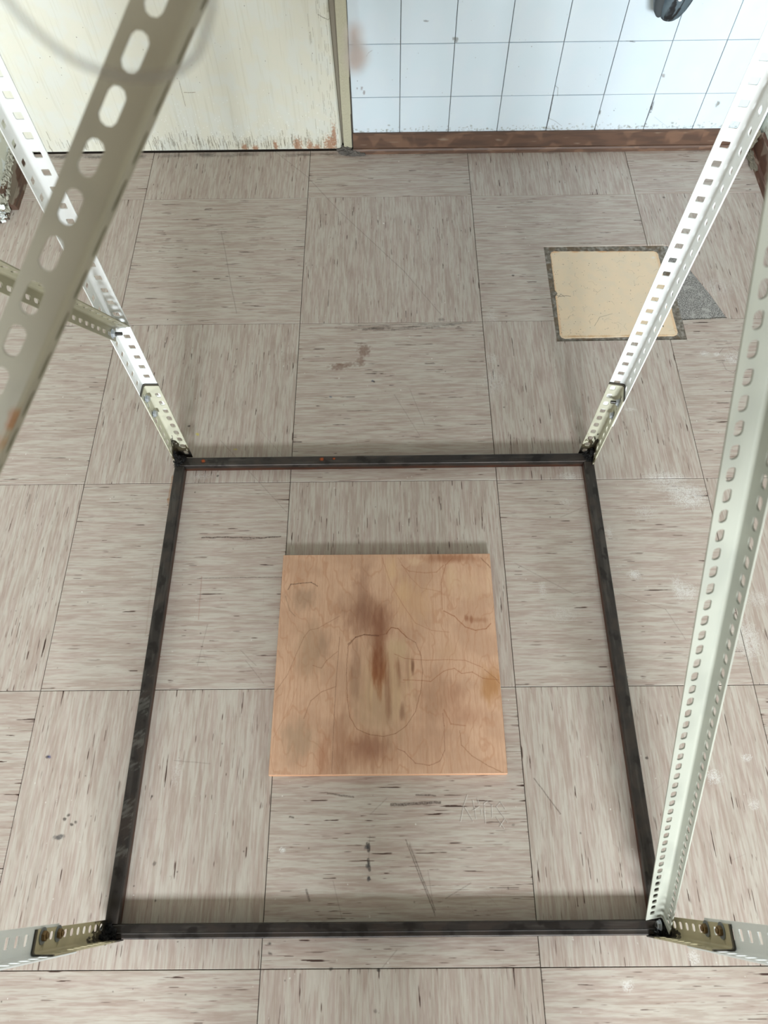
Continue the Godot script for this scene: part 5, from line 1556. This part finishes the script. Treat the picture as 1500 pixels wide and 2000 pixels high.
func build_person() -> void:
	var at := Vector3(0.225, 0, 2.52)
	var p := thing("person", "person in dark trousers and a dark shirt standing behind the frame holding up a phone", "person", at)
	var B: Array = []
	var V := func(x: float, y: float, z: float) -> Vector3: return Vector3(x, y, z)
	for s in [-1.0, 1.0]:
		B.append([V.call(s * 0.085, 0.900, 0.000), 0.088, V.call(s * 0.110, 0.490, -0.030), 0.056])
		B.append([V.call(s * 0.110, 0.490, -0.030), 0.054, V.call(s * 0.122, 0.300, 0.030), 0.054])
		B.append([V.call(s * 0.122, 0.300, 0.030), 0.053, V.call(s * 0.132, 0.090, 0.040), 0.036])
		B.append([V.call(s * 0.132, 0.050, 0.050), 0.040, V.call(s * 0.148, 0.032, -0.090), 0.030])
		B.append([V.call(s * 0.06, 1.320, -0.270), 0.105, V.call(s * 0.055, 1.020, -0.060), 0.098])
		B.append([V.call(s * 0.05, 1.400, -0.320), 0.07, V.call(s * 0.165, 1.410, -0.320), 0.055])
		B.append([V.call(s * 0.175, 1.400, -0.320), 0.052, V.call(s * 0.235, 1.130, -0.480), 0.040])
	B.append([V.call(0, 0.950, 0.000), 0.125, V.call(0, 1.100, -0.100), 0.105])
	B.append([V.call(0, 1.430, -0.330), 0.06, V.call(0, 1.540, -0.420), 0.052])
	B.append([V.call(0, 1.625, -0.445), 0.088, V.call(0, 1.610, -0.482), 0.078])
	B.append([V.call(0, 1.565, -0.490), 0.052, V.call(0, 1.535, -0.505), 0.030])
	B.append([V.call(0, 1.608, -0.552), 0.012, V.call(0, 1.578, -0.567), 0.014])
	for s in [-1.0, 1.0]: B.append([V.call(s * 0.088, 1.620, -0.450), 0.012, V.call(s * 0.09, 1.585, -0.455), 0.010])
	# hands: palm beside the phone, four fingers bent behind it, thumb on its face
	var T0 := phone_frame()
	var PT := func(x: float, y: float, z: float) -> Vector3: return T0 * Vector3(x, y, z) - at
	for s in [-1.0, 1.0]:
		var w: Vector3 = PT.call(s * 0.088, -0.115, 0.022)
		var el: Vector3 = V.call(s * 0.235 - 0.01, 1.130, -0.480)
		B.append([el, 0.041, w, 0.027])
		B.append([w, 0.026, PT.call(s * 0.076, -0.062, 0.004), 0.024])
		for f in 4:
			var y := 0.000 - f * 0.0195
			var len: float = [0.92, 1.0, 0.95, 0.78][f]
			var q: Vector3 = PT.call(s * 0.074, y - 0.022, -0.002)
			var c1: Vector3 = PT.call(s * 0.060, y - 0.004, -0.0235)
			var c2: Vector3 = PT.call(s * (0.060 - 0.030 * len), y + 0.004, -0.0250)
			var c3: Vector3 = PT.call(s * (0.060 - 0.050 * len), y + 0.006, -0.0205)
			B.append([PT.call(s * 0.076, -0.062, 0.004), 0.014, q, 0.0125])
			B.append([q, 0.0105, c1, 0.0098])
			B.append([c1, 0.0095, c2, 0.0085])
			B.append([c2, 0.0085, c3, 0.0075])
		B.append([PT.call(s * 0.078, -0.085, 0.018), 0.015, PT.call(s * 0.060, -0.060, 0.024), 0.012])
		B.append([PT.call(s * 0.060, -0.060, 0.024), 0.0110, PT.call(s * 0.036, -0.038, 0.0225), 0.0092])
	obj("body", body_mesh(B, 0.0080, 0.014), mat(rgb8(196, 150, 122), 0.6), p)
	var T: Array = []
	for s in [-1.0, 1.0]:
		T.append([V.call(s * 0.085, 0.900, 0.000), 0.100, V.call(s * 0.112, 0.490, -0.030), 0.068])
		T.append([V.call(s * 0.112, 0.490, -0.030), 0.068, V.call(s * 0.130, 0.130, 0.040), 0.060])
	T.append([V.call(0, 0.930, 0.000), 0.130, V.call(0, 1.000, -0.030), 0.120])
	obj("trousers", body_mesh(T, 0.016, 0.02), mat(rgb8(52, 54, 62), 0.9), p)
	var Sx: Array = []
	for s in [-1.0, 1.0]:
		Sx.append([V.call(s * 0.06, 1.320, -0.270), 0.118, V.call(s * 0.06, 0.980, -0.040), 0.114])
		Sx.append([V.call(s * 0.05, 1.400, -0.320), 0.08, V.call(s * 0.165, 1.410, -0.320), 0.066])
		Sx.append([V.call(s * 0.175, 1.400, -0.320), 0.064, V.call(s * 0.222, 1.227, -0.480), 0.056])
	Sx.append([V.call(0, 0.960, -0.020), 0.138, V.call(0, 1.240, -0.202), 0.125])
	obj("shirt", body_mesh(Sx, 0.016, 0.03), mat(rgb8(70, 76, 88), 0.9), p)
	var H: Array = [[V.call(0, 1.648, -0.430), 0.097, V.call(0, 1.643, -0.462), 0.086], [V.call(0, 1.600, -0.395), 0.08, V.call(0, 1.570, -0.380), 0.06]]
	obj("hair", body_mesh(H, 0.012, 0.03), mat(rgb8(34, 28, 26), 0.7), p)
	for s in [-1.0, 1.0]:
		var e := begin()
		lump(e, V.call(s * 0.032, 1.613, -0.547), Vector3.ONE * 0.011, 4, 0.0, 8)
		obj("eye", e.commit(), mat(rgb8(60, 46, 40), 0.2), p)
		var sh := begin()
		lump(sh, V.call(s * 0.140, 0.036, -0.010), Vector3(0.047, 0.036, 0.125), 8, 0.06, 12)
		obj("shoe", sh.commit(), mat(rgb8(40, 40, 42), 0.6), p)
	var mo := begin()
	lump(mo, V.call(0, 1.548, -0.540), Vector3(0.022, 0.005, 0.006), 4, 0.1, 8)
	obj("mouth", mo.commit(), mat(rgb8(158, 92, 84), 0.5), p)

func phone_frame() -> Transform3D:
	var dir := Vector3(-0.00453, -0.88944, -0.45703)
	var upw := Vector3(0.00950, 0.45698, -0.88943)
	var lens := Vector3(0.21416, 1.38185, 1.70145)
	return Transform3D(Basis(dir.cross(upw), upw, -dir), lens - dir * 0.016 - upw * 0.058 + upw.cross(dir) * 0.018)

func build_phone() -> void:
	var T := phone_frame()
	var ph := thing("phone", "dark slab phone held up in both hands above the frame", "phone", T.origin)
	ph.basis = T.basis
	var st := begin()
	bbox(st, Vector3(-0.037, -0.080, -0.0045), Vector3(0.037, 0.080, 0.0045), 0.003)
	obj("case", st.commit(), mat(rgb8(30, 32, 36), 0.4), ph)
	st = begin()
	bbox(st, Vector3(-0.034, -0.076, 0.0046), Vector3(0.034, 0.076, 0.0052), 0.0002)
	obj("screen", st.commit(), mat(rgb8(14, 15, 17), 0.08), ph)

# ---- shoe tip on the wall and the cord by the lens
func build_small() -> void:
	var sh := thing("shoe", "toe of a dark slate-grey cracked shoe hanging against the white tiles at the top edge", "shoe", Vector3(0.898, 0.3815, -0.140))
	var m := tmat(mix_image(128, 128, rgb8(82, 96, 104), [[noise_bytes(901, 0.10, 128, 16, 128, 128, 3), lut(0.60, 0.66), rgb8(20, 22, 25), 0.95], [noise_bytes(902, 0.03, 128, 128, 128, 128, 3), lut(0.4, 0.7), rgb8(98, 112, 120), 0.7]]), 0.68)
	var st := begin()
	loft(st, [[0.0, 0.0, 0.004, 0.010], [0.004, 0.001, 0.016, 0.018], [0.012, 0.002, 0.025, 0.024], [0.028, 0.004, 0.033, 0.029], [0.050, 0.008, 0.037, 0.033], [0.066, 0.010, 0.0385, 0.035], [0.072, 0.011, 0.0405, 0.0365], [0.100, 0.013, 0.041, 0.038], [0.150, 0.012, 0.037, 0.045], [0.200, 0.010, 0.032, 0.050], [0.260, 0.008, 0.030, 0.052], [0.285, 0.006, 0.020, 0.040]])
	obj("upper", st.commit(), m, sh)
	st = begin()
	loft(st, [[0.012, -0.026, 0.006, 0.016], [0.018, -0.028, 0.0085, 0.022], [0.035, -0.032, 0.009, 0.028], [0.060, -0.034, 0.0095, 0.032], [0.10, -0.034, 0.0095, 0.034], [0.16, -0.030, 0.009, 0.028], [0.22, -0.028, 0.010, 0.028], [0.28, -0.028, 0.010, 0.026], [0.288, -0.028, 0.004, 0.015]])
	obj("sole", st.commit(), mat(rgb8(58, 64, 68), 0.5), sh)
	st = begin()
	lump(st, Vector3(0.004, 0.060, 0.036), Vector3(0.004, 0.0022, 0.0016), 3, 0.3, 8)
	obj("paint_fleck", st.commit(), M.white_paint, sh)
	var lace: PackedVector3Array = []
	for k in 13:
		var t := k / 12.0
		lace.append(Vector3(lerpf(0.01, 0.0, t), 0.27 + t * 0.16, lerpf(0.02, -0.052, t)))
	obj("lace", tube(lace, [0.0018]), mat(rgb8(40, 42, 44), 0.8), sh)
	var nail := begin()
	ring(nail, Vector3(0.898, 0.811, -0.2), Vector3.BACK, 0.0025, 0.018, 12)
	ring(nail, Vector3(0.898, 0.811, -0.182), Vector3.BACK, 0.005, 0.002, 12)
	var hk := obj("wall_nail", nail.commit(), M.steel)
	meta(hk, "steel nail in the tiled wall holding the dark shoe by its lace", "nail")
	# clear cord close to the lens
	var cl := mat(rgb8(150, 146, 142), 0.3)
	cl.transparency = BaseMaterial3D.TRANSPARENCY_ALPHA
	cl.albedo_color.a = 0.42
	var pts: PackedVector3Array = []
	pts.append(Vector3(0.1394, 1.3143, 1.5492))
	pts.append(Vector3(0.1422, 1.3118, 1.5541))
	pts.append(Vector3(0.1463, 1.3092, 1.5591))
	pts.append(Vector3(0.1482, 1.3081, 1.5613))
	pts.append(Vector3(0.1504, 1.3070, 1.5633))
	pts.append(Vector3(0.1545, 1.3053, 1.5666))
	pts.append(Vector3(0.1587, 1.3040, 1.5691))
	pts.append(Vector3(0.1626, 1.3032, 1.5705))
	pts.append(Vector3(0.1656, 1.3028, 1.5713))
	pts.append(Vector3(0.1684, 1.3026, 1.5716))
	pts.append(Vector3(0.1726, 1.3026, 1.5716))
	pts.append(Vector3(0.1768, 1.3030, 1.5708))
	pts.append(Vector3(0.1796, 1.3039, 1.5690))
	pts.append(Vector3(0.1810, 1.3048, 1.5672))
	pts.append(Vector3(0.1817, 1.3057, 1.5654))
	pts.append(Vector3(0.1830, 1.3079, 1.5613))
	pts.append(Vector3(0.1833, 1.3089, 1.5593))
	pts.append(Vector3(0.1833, 1.3114, 1.5544))
	pts.append(Vector3(0.1821, 1.3152, 1.5469))
	var smooth := Curve3D.new()
	for p in pts: smooth.add_point(p)
	for i in range(1, pts.size() - 1):
		var t := (pts[i + 1] - pts[i - 1]) / 6.0
		smooth.set_point_in(i, -t)
		smooth.set_point_out(i, t)
	smooth.bake_interval = 0.001
	var c := obj("strap_loop", tube(smooth.get_baked_points(), [0.00062], 10), cl)
	meta(c, "blurred clear plastic cord loop hanging before the upper left brace", "cord")
	var tag := thing("strap_tassel", "small blurred grey-pink bead end dangling on a thread beside the door post", "tassel", Vector3(0.2094, 1.3032, 1.5701))
	var s := begin()
	var upv := Vector3(-0.0006, 0.0037, -0.0073)
	lump(s, upv * 0.2, Vector3(0.0019, 0.0022, 0.0019), 41, 0.25, 10)
	lump(s, upv * 0.62, Vector3(0.0014, 0.0024, 0.0014), 42, 0.25, 10)
	obj("bead", s.commit(), mat(rgb8(214, 206, 206), 0.6), tag)
	obj("thread", tube(PackedVector3Array([upv * 0.8, upv * 1.4, upv * 2.4]), [0.00018], 6), cl, tag)

func loft(st: SurfaceTool, rows: Array) -> void:
	# rows: height, x centre, half width, half depth; rounded sections
	var n := 20
	var P := func(r: Array, k: int) -> Vector3:
		var t := TAU * k / n
		var ct := cos(t)
		var sn := sin(t)
		return Vector3(r[1] + signf(ct) * pow(absf(ct), 0.8) * r[2], r[0], signf(sn) * pow(absf(sn), 0.8) * r[3])
	var fine: Array = []
	for i in rows.size() - 1:
		for s in 4:
			var t := s / 4.0
			var r0: Array = rows[maxi(i - 1, 0)]
			var r3: Array = rows[mini(i + 2, rows.size() - 1)]
			var q: Array = []
			for e in 4: q.append(cubic_interpolate(rows[i][e], rows[i + 1][e], r0[e], r3[e], t))
			q[0] = lerpf(rows[i][0], rows[i + 1][0], t)
			fine.append(q)
	fine.append(rows[rows.size() - 1])
	for i in fine.size() - 1:
		for k in n:
			var A: Vector3 = P.call(fine[i], k)
			var B: Vector3 = P.call(fine[i], k + 1)
			var C: Vector3 = P.call(fine[i + 1], k + 1)
			var D: Vector3 = P.call(fine[i + 1], k)
			var o0 := Vector3(A.x - fine[i][1], 0, A.z).normalized()
			var o1 := Vector3(B.x - fine[i][1], 0, B.z).normalized()
			var sl: float = (fine[i + 1][2] - fine[i][2]) / maxf(fine[i + 1][0] - fine[i][0], 1e-4)
			o0 = (o0 - Vector3.UP * sl).normalized()
			o1 = (o1 - Vector3.UP * sl).normalized()
			var uv := [Vector2(k / float(n), fine[i][0] * 6), Vector2((k + 1) / float(n), fine[i][0] * 6), Vector2((k + 1) / float(n), fine[i + 1][0] * 6), Vector2(k / float(n), fine[i + 1][0] * 6)]
			tri(st, [A, B, C], (o0 + o1).normalized(), [uv[0], uv[1], uv[2]], [o0, o1, o1])
			tri(st, [A, C, D], (o0 + o1).normalized(), [uv[0], uv[2], uv[3]], [o0, o1, o0])
	for e in 2:
		var r: Array = fine[0] if e == 0 else fine[fine.size() - 1]
		for k in n: tri(st, [Vector3(r[1], r[0], 0), P.call(r, k), P.call(r, k + 1)], Vector3.DOWN if e == 0 else Vector3.UP)
